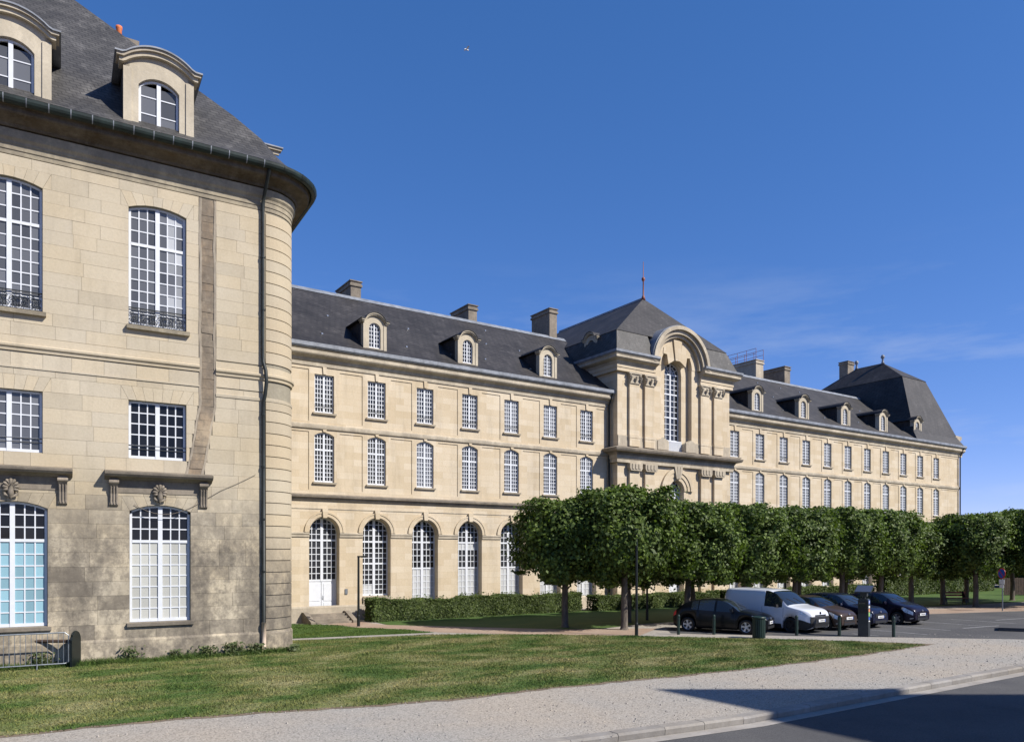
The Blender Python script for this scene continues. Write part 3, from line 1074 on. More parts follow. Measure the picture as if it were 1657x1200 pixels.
def near_window(xc, w, z0, zs, rise, kind, first):
    h = zs + rise - z0
    y = 0.11
    if kind == 'upper':
        segs, cols = [(0, 2.62, 7), (2.62, h, 3)], 3
    elif kind == 'middle':
        segs, cols = [(0, h, 5)], 3
    else:
        segs, cols = [(0, 2.58, 7), (2.58, h, 3)], 3
    key = (kind,)
    if key not in W_CACHE:
        m, cells = window_bars(w - 0.02, h - 0.02, rise, cols, segs, 0.07, 0.13, 0.036, 0.07)
        panes = {}
        for (a, b_, c, d) in cells:
            panes.setdefault((round(b_ - a, 3), round(d - c, 3)), []).append((a, c))
        W_CACHE[key] = (m.mesh('window', 'white_paint'), panes, {})
    me, panes, pm = W_CACHE[key]
    wo = place('window', me, NB, (xc, y, z0 + 0.01))
    for (pw, ph), lst in panes.items():
        for (a, c) in lst:
            if kind == 'ground':
                mat = ('glass_black' if c > 2.5 else ('glass_white' if xc > -5 else 'glass_blue'))
            elif kind == 'middle':
                mat = 'glass_black' if xc > -5 else 'glass_hall'
            else:
                mat = 'glass_hall'
                if xc > -5 and a > 0.28 and random.random() < 0.85:
                    mat = 'glass_curtain'
            if (pw, ph, mat) not in pm:
                pm[(pw, ph, mat)] = MB().box(0, pw, 0, 0.008, 0, ph).mesh('pane', mat)
            po = place('pane', pm[(pw, ph, mat)], wo, (a, 0.028, c))
            po.rotation_euler = (random.uniform(-0.012, 0.012), 0, random.uniform(-0.012, 0.012))
    # sill
    if kind == 'upper':
        mb = MB()
        mb.prism([(-0.16, z0 - 0.14), (-0.18, z0 - 0.02), (0.34, z0 + 0.012), (0.34, z0 - 0.14)], xc - w / 2 - 0.06, xc + w / 2 + 0.09, 'x')
        mb.build('window_sill', 'stone_ledge', NB)
        railing(xc, w, z0)
    elif kind == 'ground':
        mb = MB()
        mb.prism([(-0.11, z0 - 0.12), (-0.13, z0 - 0.01), (0.34, z0 + 0.012), (0.34, z0 - 0.12)], xc - w / 2 - 0.08, xc + w / 2 + 0.10, 'x')
        mb.build('window_sill', 'stone_grey', NB)
        hood(xc - 0.03)
    else:
        mb = MB()
        mb.box(xc - w / 2, xc + w / 2, 0.0, 0.34, z0 - 0.03, z0 + 0.012)
        mb.build('window_sill', 'stone_ledge', NB)
        for dz in (0.32, 0.44):
            MB().tube([(xc - w / 2, 0.10, z0 + dz), (xc + w / 2, 0.10, z0 + dz)], 0.012, 6).build('guard_bar', 'wrought_iron', NB)


def railing(xc, w, z0):
    mb = MB()
    yb = 0.06
    h = 0.58
    for dz, r in ((0.05, 0.014), (h, 0.018), (h - 0.09, 0.010)):
        mb.tube([(xc - w / 2, yb, z0 + dz), (xc + w / 2, yb, z0 + dz)], r, 6)
    n = 5
    cw = w / n
    for k in range(n + 1):
        mb.tube([(xc - w / 2 + cw * k, yb, z0 + 0.05), (xc - w / 2 + cw * k, yb, z0 + h)], 0.010, 5)
    for k in range(n):
        cx = xc - w / 2 + cw * (k + 0.5)
        for (ox, oz, rr, turns, s) in ((-0.06, 0.20, 0.10, 1.6, 1), (0.06, 0.33, 0.10, 1.6, -1), (0.08, 0.15, 0.06, 1.3, -1), (-0.08, 0.40, 0.06, 1.3, 1)):
            pts = []
            for q in range(19):
                a = s * 2 * math.pi * turns * q / 18 + k
                rad = rr * (1 - 0.8 * q / 18)
                pts.append((cx + ox + rad * math.cos(a), yb, z0 + oz + rad * math.sin(a)))
            mb.tube(pts, 0.011, 5)
    mb.build('balcony_railing', 'wrought_iron', NB)


def hood(xc):
    hw = 1.58
    mb = MB()
    mb.prism([(0.0, 5.74), (-0.10, 5.74), (-0.18, 5.80), (-0.34, 5.83), (-0.40, 5.90), (-0.42, 5.97), (0.0, 6.04)], xc - hw, xc + hw, 'x')
    ho = mb.build('window_hood', 'stone_grey', NB)
    mb = MB().box(xc - hw + 0.14, xc + hw - 0.14, -0.045, 0.0, 5.34, 5.74)
    mb.build('hood_panel', 'stone_grey', ho)
    for s in (-1, 1):
        prof = [(0.0, 4.92), (-0.05, 4.90), (-0.10, 4.95), (-0.09, 5.05), (-0.10, 5.30), (-0.14, 5.50), (-0.22, 5.60), (-0.24, 5.70), (-0.20, 5.76), (0.0, 5.76)]
        mb = MB()
        mb.prism(prof, xc + s * 1.32 - 0.12, xc + s * 1.32 + 0.12, 'x')
        for q in range(3):
            xx = xc + s * 1.32 - 0.08 + 0.08 * q
            mb.tube([(xx, -0.105, 4.98), (xx, -0.115, 5.3), (xx, -0.17, 5.52)], 0.022, 6)
        mb.tube([(xc + s * 1.32 - 0.14, -0.20, 5.66), (xc + s * 1.32 + 0.14, -0.20, 5.66)], 0.065, 10)
        mb.build('hood_console', 'stone_grey', ho)
    # carved shell: lobes fanning from a scroll
    mb = MB()
    for k in range(9):
        a = R(-20 + 220 * k / 8)
        L = 0.25 + 0.05 * math.sin(math.pi * k / 8)
        p0 = Vector((xc + 0.05 * math.cos(a), -0.06, 5.36 + 0.05 * math.sin(a)))
        p2 = Vector((xc + L * 0.75 * math.cos(a), -0.10, 5.36 + L * math.sin(a)))
        p1 = (p0 + p2) / 2 + Vector((0, -0.08, 0))
        mb.tube([p0, p1, p1 * 0.4 + p2 * 0.6 + Vector((0, -0.01, 0)), p2], [0.025, 0.045, 0.052, 0.018], 7)
    mb.tube([(xc, -0.12, 5.42), (xc, -0.13, 5.28), (xc, -0.11, 5.14), (xc, -0.06, 5.04)], [0.05, 0.09, 0.075, 0.03], 9)
    for s in (-1, 1):
        mb.tube([(xc + s * 0.04, -0.10, 5.10), (xc + s * 0.15, -0.12, 5.16), (xc + s * 0.18, -0.10, 5.27)], [0.03, 0.045, 0.02], 7)
    mb.build('carved_shell', 'stone_grey', ho, smooth=True)


for (xc, w, z0, zs, rise, kind) in near_open:
    if xc > -9:
        near_window(xc, w, z0, zs, rise, kind, True)

# down pipe: swan neck, straight run, clay boot
mb = MB()
mb.tube([(-0.03, -0.80, 16.5), (-0.05, -0.75, 16.35), (-0.10, -0.30, 15.75), (-0.12, -0.15, 15.5), (-0.12, -0.10, 15.2), (-0.12, -0.10, 10.2), (-0.11, -0.12, 9.98), (-0.05, -0.21, 9.7), (-0.02, -0.21, 9.3), (-0.06, -0.16, 8.85), (-0.10, -0.10, 8.6), (-0.09, -0.10, 1.0)], 0.062, 10)
dp = mb.build('downpipe', 'pipe_dark', NB, smooth=True)
for zz in (13.6, 11.8, 8.2, 6.4, 4.6, 2.8):
    MB().tube([(-0.12 + 0.003 * (13.6 - zz), -0.10, zz - 0.03), (-0.12 + 0.003 * (13.6 - zz), -0.10, zz + 0.03)], 0.078, 10).build('pipe_collar', 'pipe_dark', dp)
MB().tube([(-0.09, -0.13, 1.05), (-0.09, -0.13, 0.06)], 0.075, 12).build('pipe_boot', 'pipe_clay', NB, smooth=True)
# slack cable across the front
pts = []
for k in range(21):
    t = k / 20
    pts.append((-4.1 + 3.75 * t, -0.06, 4.98 + 1.15 * t * t - 0.55 * math.sin(math.pi * min(1, t * 1.4)) * (1 - t)))
MB().tube(pts, 0.008, 5).build('slack_cable', 'stone_grey', NB)

# roof of the near building: flared hipped slate roof following the rounded corner
prof = [(-0.78, 16.64), (-0.4, 16.86), (0.0, 17.16), (0.45, 17.60), (1.0, 18.25), (1.8, 19.22), (6.8, 24.75), (7.6, 25.6)]
rings = []
for k_, zz in prof:
    r = max(RC - k_, 0.03)
    xm, ym = RC - k_, k_
    ring = [(XL, ym, zz)]
    for q in range(11):
        a = -math.pi / 2 + math.pi / 2 * q / 10
        ring.append((xm - r + r * math.cos(a), ym + r + r * math.sin(a), zz))
    for q in range(5):
        a = math.pi / 2 * q / 4
        ring.append((xm - r + r * math.cos(a), 15 - k_ - r + r * math.sin(a), zz))
    ring.append((XL, 15 - k_, zz))
    rings.append(ring)
mb = MB()
mb.loft(rings, True, False)
mb.build('roof', 'slate_near', NB)
MB().box(XL, RC - 7.4, 7.35, 7.65, 25.45, 25.72).build('roof_ridge', 'lead', NB)


def big_dormer(parent, cx, base, y0, rz, off=(0, 0)):
    """wide stone dormer with segmental pediment; local front at y=0"""
    d = empty('dormer', (off[0], off[1], 0), rz, parent)
    hw, ow = 1.02, 0.60
    zt = 18.40                       # spring of pediment
    zs, rise = 18.42, 0.30
    mb = MB()
    relief(mb, -hw, hw, base, 19.0, [(-ow, ow, base + 0.1, zs + rise, 0.22, True)])
    arch_fill(mb, 0, 2 * ow, zs, rise, 0.0, 0.22)
    # pediment infill up to the curve
    for k in range(20):
        a, b_ = -hw + 2 * hw * k / 20, -hw + 2 * hw * (k + 1) / 20
        za, zb_ = arc_z(a, 2 * hw, 18.98, 0.40), arc_z(b_, 2 * hw, 18.98, 0.40)
        mb.quad((a, 0.0, 19.0), (b_, 0.0, 19.0), (b_, 0.0, max(19.0, zb_)), (a, 0.0, max(19.0, za)))
    for s in (-1, 1):
        mb.prism([(0.0, base), (0.42, base), (0.42, 19.0), (0.0, 19.0)], s * hw - (0.0 if s < 0 else 0.0), s * (hw - 0.16), 'x')
        # pilaster strips
        mb.box(min(s * (hw - 0.22), s * (hw + 0.02)), max(s * (hw - 0.22), s * (hw + 0.02)), -0.04, 0.0, base, 18.86)
    mb.build('dormer_front', 'stone_clean', d)
    # curved cornice and lead roof
    for nm, mat, o0, o1, yf, yb, xe in (('dormer_cornice', 'stone_clean', 0.0, 0.13, -0.14, 0.35, 1.16), ('dormer_cornice', 'stone_trim', 0.13, 0.22, -0.22, 0.35, 1.24), ('dormer_roof', 'lead', 0.22, 0.27, -0.27, 2.9, 1.29)):
        mb = MB()
        rr = []
        n = 24
        for k in range(n + 1):
            xx = -xe + 2 * xe * k / n
            zz = arc_z(max(-hw, min(hw, xx)), 2 * hw, 18.93, 0.42)
            zz += 0.0
            f = abs(xx) / xe
            if f > 0.86:
                zz = 18.93 + 0.05 * 0
            rr.append([(xx, yf, zz + o0), (xx, yf, zz + o1), (xx, yb, zz + o1), (xx, yb, zz + o0)])
        mb.loft(rr, True, True)
        mb.build(nm, mat, d)
    for s in (-1, 1):
        mb = MB().box(min(s * hw, s * (hw - 0.04)), max(s * hw, s * (hw - 0.04)), 0.421, 3.2, base - 0.4, 19.15)
        mb.build('dormer_cheek', 'slate_near', d)
    h = zs + rise - (base + 0.1)
    m, cells = window_bars(2 * ow - 0.02, h - 0.02, rise, 1, [(0, h, 3)], 0.07, 0.12, 0.035, 0.07)
    m.build('window_frame', 'white_paint', d, (0, 0.12, base + 0.11))
    for (a, b_, c, e) in cells:
        MB().box(a, b_, 0, 0.008, c, e).build('pane', 'glass_hall', d, (0, 0.15, base + 0.11))
    return d


for cx in (-3.36, -7.38):
    big_dormer(NB, cx, 16.85, 0.0, 0, (cx, 0.02))
big_dormer(NB, 0, 16.85, 0.0, R(90), (RC - 0.02, 4.3))
ch = MB()
ch.box(-4.3, -3.3, 9.3, 10.6, 21.0, 25.1)
ch.box(-4.4, -3.2, 9.2, 10.7, 25.1, 25.35)
cho = ch.build('chimney', 'stone_grey', NB)
for xx in (-3.95,):
    MB().lathe([(0.13, 0), (0.11, 0.45), (0.13, 0.5), (0.13, 0.6)], (xx, 9.6, 25.35), 12).build('chimney_pot', 'terracotta', cho, smooth=True)

# ------------------------------------------------------------------ the long convent building
Y0 = 37.1
MBLD = empty('convent_building', (0, Y0, 0))
tag(MBLD, 'long cream stone convent wing with slate roof, small dormers and a taller arched central pavilion', 'building')
BAY = 2.842
LW = [13.55 + BAY * i for i in range(-2, 7)]
RW = [44.59 + BAY * i for i in range(11)]
PAV0, PAV1, PAVC = 32.55, 43.15, 37.85
XE = 77.3
WT_W, WT_Z0, WT_Z1 = 1.02, 10.50, 12.42
WF_W, WF_Z0, WF_ZS, WF_RISE = 1.04, 7.02, 9.34, 0.18
AR_W, AR_ZS = 1.58, 4.46


def wing_wall(x0, x1, xs, name):
    mb = MB()
    rects = []
    ed = [x0] + xs + [x1]
    for i in range(len(ed) - 1):
        a, b_ = ed[i], ed[i + 1]
        la = a + (0.80 if i else 0.3)
        lb = b_ - (0.80 if i < len(ed) - 2 else 0.3)
        if lb - la > 0.4:
            rects.append((la, lb, 10.05, 12.62, 0.035, False))
            rects.append((la, lb, 6.62, 9.52, 0.035, False))
    for xc in xs:
        rects.append((xc - WT_W / 2, xc + WT_W / 2, WT_Z0, WT_Z1, 0.24, True))
        rects.append((xc - WF_W / 2, xc + WF_W / 2, WF_Z0, WF_ZS + WF_RISE, 0.24, True))
        rects.append((xc - AR_W / 2, xc + AR_W / 2, 0.0, AR_ZS + AR_W / 2, 0.62, True))
    relief(mb, x0, x1, 0, 13.2, rects)
    for xc in xs:
        arch_fill(mb, xc, WF_W, WF_ZS, WF_RISE, 0, 0.24)
        arch_fill(mb, xc, AR_W, AR_ZS, AR_W / 2, 0, 0.62, 24)
        # wall behind the recess closes the arch around the joinery
        mb.quad((xc - 1.1, 0.74, 0), (xc + 1.1, 0.74, 0), (xc + 1.1, 0.74, 5.6), (xc - 1.1, 0.74, 5.6))
    mb.quad((x0, 0.4, 6.4), (x1, 0.4, 6.4), (x1, 0.4, 13.0), (x0, 0.4, 13.0))
    return mb.build(name, 'stone_pale', MBLD)


wing_wall(5.0, PAV0 + 0.3, LW, 'wall')
wing_wall(PAV1 - 0.3, XE, RW, 'wall')
mb = MB()
mb.quad((XE, 0, 0), (XE, 13.6, 0), (XE, 13.6, 13.6), (XE, 0, 13.6))
mb.quad((5.0, 13.6, 0), (XE, 13.6, 0), (XE, 13.6, 13.6), (5.0, 13.6, 13.6))
mb.quad((5.0, 0, 0), (5.0, 13.6, 0), (5.0, 13.6, 13.6), (5.0, 0, 13.6))
mb.build('wall', 'stone_pale', MBLD)

# mouldings along the wings
for (x0, x1) in ((5.0, PAV0 + 0.02), (PAV1 - 0.02, XE)):
    e = 0.0 if x1 < 50 else 0.45
    MB().prism([(0.003, 0.0), (-0.09, 0.0), (-0.09, 0.72), (-0.05, 0.80), (0.003, 0.80)], x0, x1, 'x').build('plinth', 'stone_trim', MBLD)
    MB().prism([(0.003, 9.66), (-0.07, 9.68), (-0.09, 9.78), (-0.09, 9.88), (0.003, 9.92)], x0, x1, 'x').build('string_course', 'stone_trim', MBLD)
    MB().prism([(0.003, 6.08), (-0.08, 6.10), (-0.12, 6.20), (-0.20, 6.24), (-0.22, 6.34), (0.003, 6.42)], x0, x1, 'x').build('string_course', 'stone_grey', MBLD)
    MB().prism([(0.003, 5.66), (-0.025, 5.66), (-0.025, 5.70), (0.003, 5.70)], x0, x1, 'x').build('ledge', 'stone_trim', MBLD)
    MB().prism([(0.003, 12.80), (-0.05, 12.80), (-0.05, 12.98), (-0.10, 13.02), (-0.14, 13.16), (-0.34, 13.28), (-0.38, 13.34), (-0.38, 13.50), (-0.44, 13.56), (0.003, 13.6)], x0, x1 + e, 'x').build('cornice', 'stone_trim', MBLD)
    MB().prism([(0.2, 13.58), (-0.46, 13.58), (-0.52, 13.66), (-0.52, 13.84), (-0.46, 13.86), (-0.44, 13.74), (0.2, 13.76)], x0, x1 + e, 'x').build('gutter', 'lead', MBLD)
# impost band broken by the arches, archivolts, keystones
imp_mesh = None
for xs, x0, x1 in ((LW, 5.0, PAV0), (RW, PAV1, XE)):
    ed = [x0] + [v for xc in xs for v in (xc - AR_W / 2, xc + AR_W / 2)] + [x1]
    for i in range(0, len(ed), 2):
        if ed[i + 1] - ed[i] > 0.1:
            MB().prism([(0.003, 4.24), (-0.05, 4.26), (-0.05, 4.36), (-0.08, 4.40), (-0.08, 4.46), (0.003, 4.5)], ed[i] + 0.002, ed[i + 1] - 0.002, 'x').build('impost_band', 'stone_trim', MBLD)
arc_m = MB()
arch_ring(arc_m, 0, 0.80, 0.96, AR_ZS + 0.04, -0.05, 0.003)
arch_ring(arc_m, 0, 0.96, 1.04, AR_ZS + 0.04, -0.075, 0.003)
arc_me = arc_m.mesh('archivolt', 'stone_pale')
key_m = MB().prism([(-0.10, 5.22), (0.10, 5.22), (0.15, 5.68), (-0.15, 5.68)], -0.13, 0.0, 'y').mesh('keystone', 'stone_pale')
key1 = MB().prism([(-0.07, WF_ZS + WF_RISE + 0.02), (0.07, WF_ZS + WF_RISE + 0.02), (0.10, 9.66), (-0.10, 9.66)], -0.06, 0.0, 'y').mesh('keystone', 'stone_pale')
key2 = MB().prism([(-0.07, WT_Z1 + 0.02), (0.07, WT_Z1 + 0.02), (0.10, 12.80), (-0.10, 12.80)], -0.06, 0.0, 'y').mesh('keystone', 'stone_pale')
sill1 = MB().prism([(-0.10, -0.10), (-0.12, -0.01), (0.24, 0.012), (0.24, -0.10)], -WF_W / 2 - 0.09, WF_W / 2 + 0.09, 'x').mesh('window_sill', 'stone_trim')
wm_t, _c = window_bars(WT_W - 0.02, WT_Z1 - WT_Z0 - 0.01, 0, 3, [(0, WT_Z1 - WT_Z0, 8)], 0.055, 0.10, 0.034, 0.06)
wm_t = wm_t.mesh('window', 'white_paint')
wm_f, _c = window_bars(WF_W - 0.02, WF_ZS + WF_RISE - WF_Z0 - 0.01, WF_RISE, 3, [(0, 1.62, 7), (1.62, WF_ZS + WF_RISE - WF_Z0, 3)], 0.055, 0.10, 0.034, 0.06)
wm_f = wm_f.mesh('window', 'white_paint')
g_t = glass_sheet(WT_W - 0.04, WT_Z1 - WT_Z0 - 0.02, 0).mesh('glass', 'glass_dark')
g_f = glass_sheet(WF_W - 0.04, WF_ZS + WF_RISE - WF_Z0 - 0.02, WF_RISE).mesh('glass', 'glass_dark')
g_t2 = glass_sheet(WT_W - 0.04, WT_Z1 - WT_Z0 - 0.02, 0).mesh('glass', 'glass_hall')
g_f2 = glass_sheet(WF_W - 0.04, WF_ZS + WF_RISE - WF_Z0 - 0.02, WF_RISE).mesh('glass', 'glass_hall')
rb = MB()
for dz in (0.30, 0.40):
    rb.tube([(-WT_W / 2, -0.06, dz), (WT_W / 2, -0.06, dz)], 0.012, 5)
rail_me = rb.mesh('guard_bar', 'wrought_iron')
AW = AR_W + 0.02
AH = AR_ZS + AR_W / 2
for i, xc in enumerate(LW + RW):
    o = place('window', wm_t, MBLD, (xc, 0.10, WT_Z0 + 0.005))
    place('glass', g_t if random.random() < 0.7 else g_t2, o)
    place('guard_bar', rail_me, o)
    place('window_sill', sill1, MBLD, (xc, 0, WT_Z0))
    place('keystone', key2, MBLD, (xc, 0, 0))
    o = place('window', wm_f, MBLD, (xc, 0.10, WF_Z0 + 0.005))
    place('glass', g_f if random.random() < 0.7 else g_f2, o)
    place('window_sill', sill1, MBLD, (xc, 0, WF_Z0))
    place('keystone', key1, MBLD, (xc, 0, 0))
    place('archivolt', arc_me, MBLD, (xc, 0, 0))
    place('keystone', key_m, MBLD, (xc, 0, 0))
# joinery of the arcade (door under the first visible arch)
arch_sets = {}


def arcade_window(kind):
    if kind in arch_sets:
        return arch_sets[kind]
    if kind == 'door':
        base, white_to = 0.42, 0.0
        segs = [(2.02, 4.10, 6), (4.10, AH, 4)]
    else:
        base = 1.2 if kind == 'sill' else 0.45
        segs = [(base, 2.62 if kind != 'sill' else 2.9, 6), (2.62 if kind != 'sill' else 2.9, 4.05, 4), (4.05, AH, 4)]
    b0 = segs[0][0]
    m, cells = window_bars(AW, AH - b0, AR_W / 2, 3, [(a - b0, b_ - b0, n) for a, b_, n in segs], 0.07, 0.14, 0.036, 0.07)
    parts = {}
    for (a, b_, c, d) in cells:
        zz = c + b0
        w_ = (kind == 'half' and zz < 2.6) or (kind == 'blind' and (zz < 2.6 or 3.5 < zz < 4.0)) or (kind == 'sill' and zz < 1.6 and a < 0)
        band = sum(zz > lim for lim in (2.55, 3.45, 4.0))
        parts.setdefault((w_, band), MB()).box(a - 0.02, b_ + 0.02, 0.03, 0.036, c - 0.02, d + 0.02)
    arch_sets[kind] = (m.mesh('window', 'white_paint'), [('white_panel' if k[0] else 'glass', v.mesh('white_panel' if k[0] else 'glass', 'white_panel' if k[0] else 'glass_dark')) for k, v in parts.items()], b0)
    return arch_sets[kind]


kinds = ['half', 'half', 'door', 'sill', 'half', 'blind', 'half', 'blind', 'half'] + ['half', 'blind'] * 5 + ['half']
for xc, kd in zip(LW + RW, kinds):
    me, gl, b0 = arcade_window(kd)
    o = place('window', me, MBLD, (xc, 0.40, b0))
    for nm, gm in gl:
        place(nm, gm, o)
    if kd == 'door':
        mb = MB().box(-AW / 2, AW / 2, 0.42, 0.48, 0.42, 2.02)
        for s in (-1, 1):
            for za, zb in ((0.52, 0.95), (1.02, 1.90)):
                mb.box(min(s * 0.10, s * 0.68), max(s * 0.10, s * 0.68), 0.405, 0.42, za, zb)
        mb.box(-0.012, 0.012, 0.395, 0.42, 0.44, 2.0)
        do = mb.build('door', 'white_paint', MBLD, (xc, 0, 0))
        MB().tube([(0.07, 0.40, 1.10), (0.07, 0.37, 1.14), (0.07, 0.37, 1.26), (0.07, 0.40, 1.30)], 0.014, 6).build('door_handle', 'galvanised', do)
    elif kd == 'sill':
        MB().prism([(-0.08, 1.05), (-0.10, 1.19), (0.62, 1.22), (0.62, 0.0), (-0.02, 0.0)], xc - AR_W / 2 - 0.0 + 0.004, xc + AR_W / 2 - 0.004, 'x').build('window_sill', 'stone_trim', MBLD)
    else:
        MB().box(xc - AR_W / 2 + 0.004, xc + AR_W / 2 - 0.004, 0.02, 0.66, 0.0, 0.45).build('window_sill', 'stone_trim', MBLD)

# roofs of the wings
RY, RZ = 6.4, 18.87


def roof_sheet(name, pts, mat='slate_far'):
    mb = MB()
    n = len(pts)
    mb.add(pts, [tuple(range(n))])
    return mb.build(name, mat, MBLD)


for x0, x1 in ((5.0, PAV0 + 1.2), (PAV1 - 1.2, 73.0)):
    mb = MB()
    pr = [(-0.40, 13.80), (0.05, 14.06), (0.6, 14.46), (RY, RZ), (13.2, 13.8)]
    mb.loft([[(x0, a, b_) for a, b_ in pr], [(x1, a, b_) for a, b_ in pr]], False)
    mb.build('roof', 'slate_far', MBLD)
    MB().prism([(RY - 0.32, RZ - 0.21), (RY - 0.06, RZ + 0.02), (RY, RZ + 0.07), (RY + 0.06, RZ + 0.02), (RY + 0.32, RZ - 0.21), (RY, RZ - 0.02)], x0, x1, 'x').build('roof_ridge', 'lead', MBLD)

# small pale slate hooks dotted over the slopes
hook_me = MB().box(-0.05, 0.05, -0.05, 0.05, -0.02, 0.05).mesh('slate_hook', 'lamp_clear')
random.seed(21)
for x0, x1 in ((11.0, PAV0 - 1.0), (PAV1 + 0.6, 68.0)):
    n = int((x1 - x0) / 2.6)
    for row, yy in enumerate((1.1, 3.3, 5.2)):
        for k in range(n):
            if random.random() < 0.75:
                yq = yy + random.uniform(-0.2, 0.2)
                place('slate_hook', hook_me, MBLD, (x0 + (k + 0.5 * (row % 2)) * 2.6 + random.uniform(-0.3, 0.3), yq, 14.46 + (yq - 0.6) * (RZ - 14.46) / (RY - 0.6)))
# small arched dormers, shared meshes
dw, dz0, dzs = 0.50, 13.95, 15.25
fm = MB()
relief(fm, -0.64, 0.64, dz0 - 0.15, dzs + 0.36, [(-0.33, 0.33, dz0 + 0.30, dzs + 0.33, 0.16, True)])
arch_fill(fm, 0, 0.66, dzs, 0.33, 0, 0.16)
for k in range(16):
    a, b_ = -0.64 + 1.28 * k / 16, -0.64 + 1.28 * (k + 1) / 16
    fm.quad((a, 0, dzs + 0.36), (b_, 0, dzs + 0.36), (b_, 0, max(dzs + 0.36, arc_z(b_, 1.28, dzs + 0.30, 0.36))), (a, 0, max(dzs + 0.36, arc_z(a, 1.28, dzs + 0.30, 0.36))))
for s in (-1, 1):
    fm.box(min(s * 0.64, s * 0.42), max(s * 0.64, s * 0.42), 0.002, 0.35, dz0 - 0.15, dzs + 0.35)
    fm.box(min(s * 0.66, s * 0.50), max(s * 0.66, s * 0.50), -0.03, -0.001, dz0 + 0.16, dzs + 0.30)
fm.box(-0.70, 0.70, -0.06, 0.2, dz0 - 0.1, dz0 + 0.16)
for q in range(2):
    rr = []
    xe = 0.74 + 0.05 * q
    for k in range(21):
        xx = -xe + 2 * xe * k / 20
        zz = dzs + 0.30 + (arc_z(xx, 1.16, 0, 0.40) if abs(xx) < 0.58 else 0.0)
        rr.append([(xx, -0.10 - 0.06 * q, zz + 0.075 * q), (xx, -0.10 - 0.06 * q, zz + 0.075 * (q + 1)), (xx, 0.3, zz + 0.075 * (q + 1)), (xx, 0.3, zz + 0.075 * q)])
    fm.loft(rr, True, True)
dorm_front = fm.mesh('dormer_front', 'stone_clean')
rm = MB()
rr = []
for k in range(21):
    xx = -0.82 + 1.64 * k / 20
    zz = dzs + 0.30 + (arc_z(xx, 1.16, 0, 0.40) if abs(xx) < 0.58 else 0.0) + 0.15
    rr.append([(xx, -0.2, zz), (xx, -0.2, zz + 0.03), (xx, 2.9, zz + 0.03), (xx, 2.9, zz)])
rm.loft(rr, True, True)
dorm_roof = rm.mesh('dormer_roof', 'slate_far')
dorm_cheek = MB().prism([(0.352, dz0 - 0.3), (0.352, dzs + 0.44), (2.6, dzs + 0.44), (2.6, dz0 + 0.6)], 0.60, 0.63, 'x').mesh('dormer_cheek', 'slate_far')
hm = dzs + 0.33 - dz0 - 0.30
wmd, _c = window_bars(0.66, hm, 0.33, 2, [(0, hm, 6)], 0.05, 0.07, 0.03, 0.05)
dorm_win = wmd.mesh('window_frame', 'white_paint')
dorm_gl = glass_sheet(0.62, hm - 0.02, 0.31).mesh('glass', 'glass_dark')


def small_dormer(x, y, rz=0, dz=0):
    d = empty('dormer', (x, y, dz), rz, MBLD)
    place('dormer_front', dorm_front, d)
    place('dormer_roof', dorm_roof, d)
    place('dormer_cheek', dorm_cheek, d)
    place('dormer_cheek', dorm_cheek, d, (-1.23, 0, 0))
    place('window_frame', dorm_win, d, (0, 0.10, dz0 + 0.31))
    place('glass', dorm_gl, d, (0, 0.10, dz0 + 0.31))


for i in (-1, 1, 3, 5):
    small_dormer(13.55 + BAY * i, 0.25)
for i in (1, 3, 5, 7, 9):
    small_dormer(RW[0] + BAY * i, 0.25)

# chimneys
def chimney(x0, x1, y0, y1, z0, z1, mat='stone_grey', rail=False):
    mb = MB()
    mb.box(x0, x1, y0, y1, z0, z1 - 0.34)
    mb.box(x0 - 0.07, x1 + 0.07, y0 - 0.07, y1 + 0.07, z1 - 0.34, z1 - 0.2)
    mb.box(x0 - 0.02, x1 + 0.02, y0 - 0.02, y1 + 0.02, z1 - 0.2, z1 - 0.06)
    mb.box(x0 - 0.08, x1 + 0.08, y0 - 0.08, y1 + 0.08, z1 - 0.06, z1)
    o = mb.build('chimney', mat, MBLD)
    if rail:
        r = MB()
        for yy in np.linspace(y0, y1, 5):
            r.tube([(x0, yy, z1), (x0, yy, z1 + 0.95)], 0.02, 5)
            r.tube([(x1, yy, z1), (x1, yy, z1 + 0.95)], 0.02, 5)
        for zz in (0.5, 0.95):
            for xx in (x0, x1):
                r.tube([(xx, y0, z1 + zz), (xx, y1, z1 + zz)], 0.02, 5)
        r.build('chimney_railing', 'bench_red', o)


chimney(17.55, 18.2, RY + 0.05, RY + 2.4, 17.2, 19.95)
chimney(25.8, 26.45, RY + 0.05, RY + 2.4, 17.2, 20.0)
chimney(32.4, 33.05, RY - 0.1, RY + 2.1, 17.0, 20.9)
chimney(55.2, 56.2, RY + 0.1, RY + 4.2, 16.8, 20.55, 'stone_trim', True)
chimney(59.2, 60.0, RY + 0.1, RY + 3.2, 16.8, 20.5)
chimney(74.6, 75.7, 10.0, 11.0, 18.0, 23.9)

# central pavilion
PF = -0.70                             # front plane, local y
mb = MB()
nh, nzs = 1.55, 16.0                   # tall niche half width and spring height
rects = [(PAVC - 0.80, PAVC + 0.80, 10.3, 15.6 + 0.80, 0.62, True), (PAVC - 0.72, PAVC + 0.72, 0.4, 7.65 + 0.72, 0.5, True)]
rects = [(PAVC - 1.45, PAVC + 1.45, 10.30, 16.2, 0.34, True), rects[1]]
relief(mb, PAV0, PAV1, 0.0, 16.0, rects, PF)
arch_fill(mb, PAVC, 1.44, 7.65, 0.72, PF, 0.5, 24)
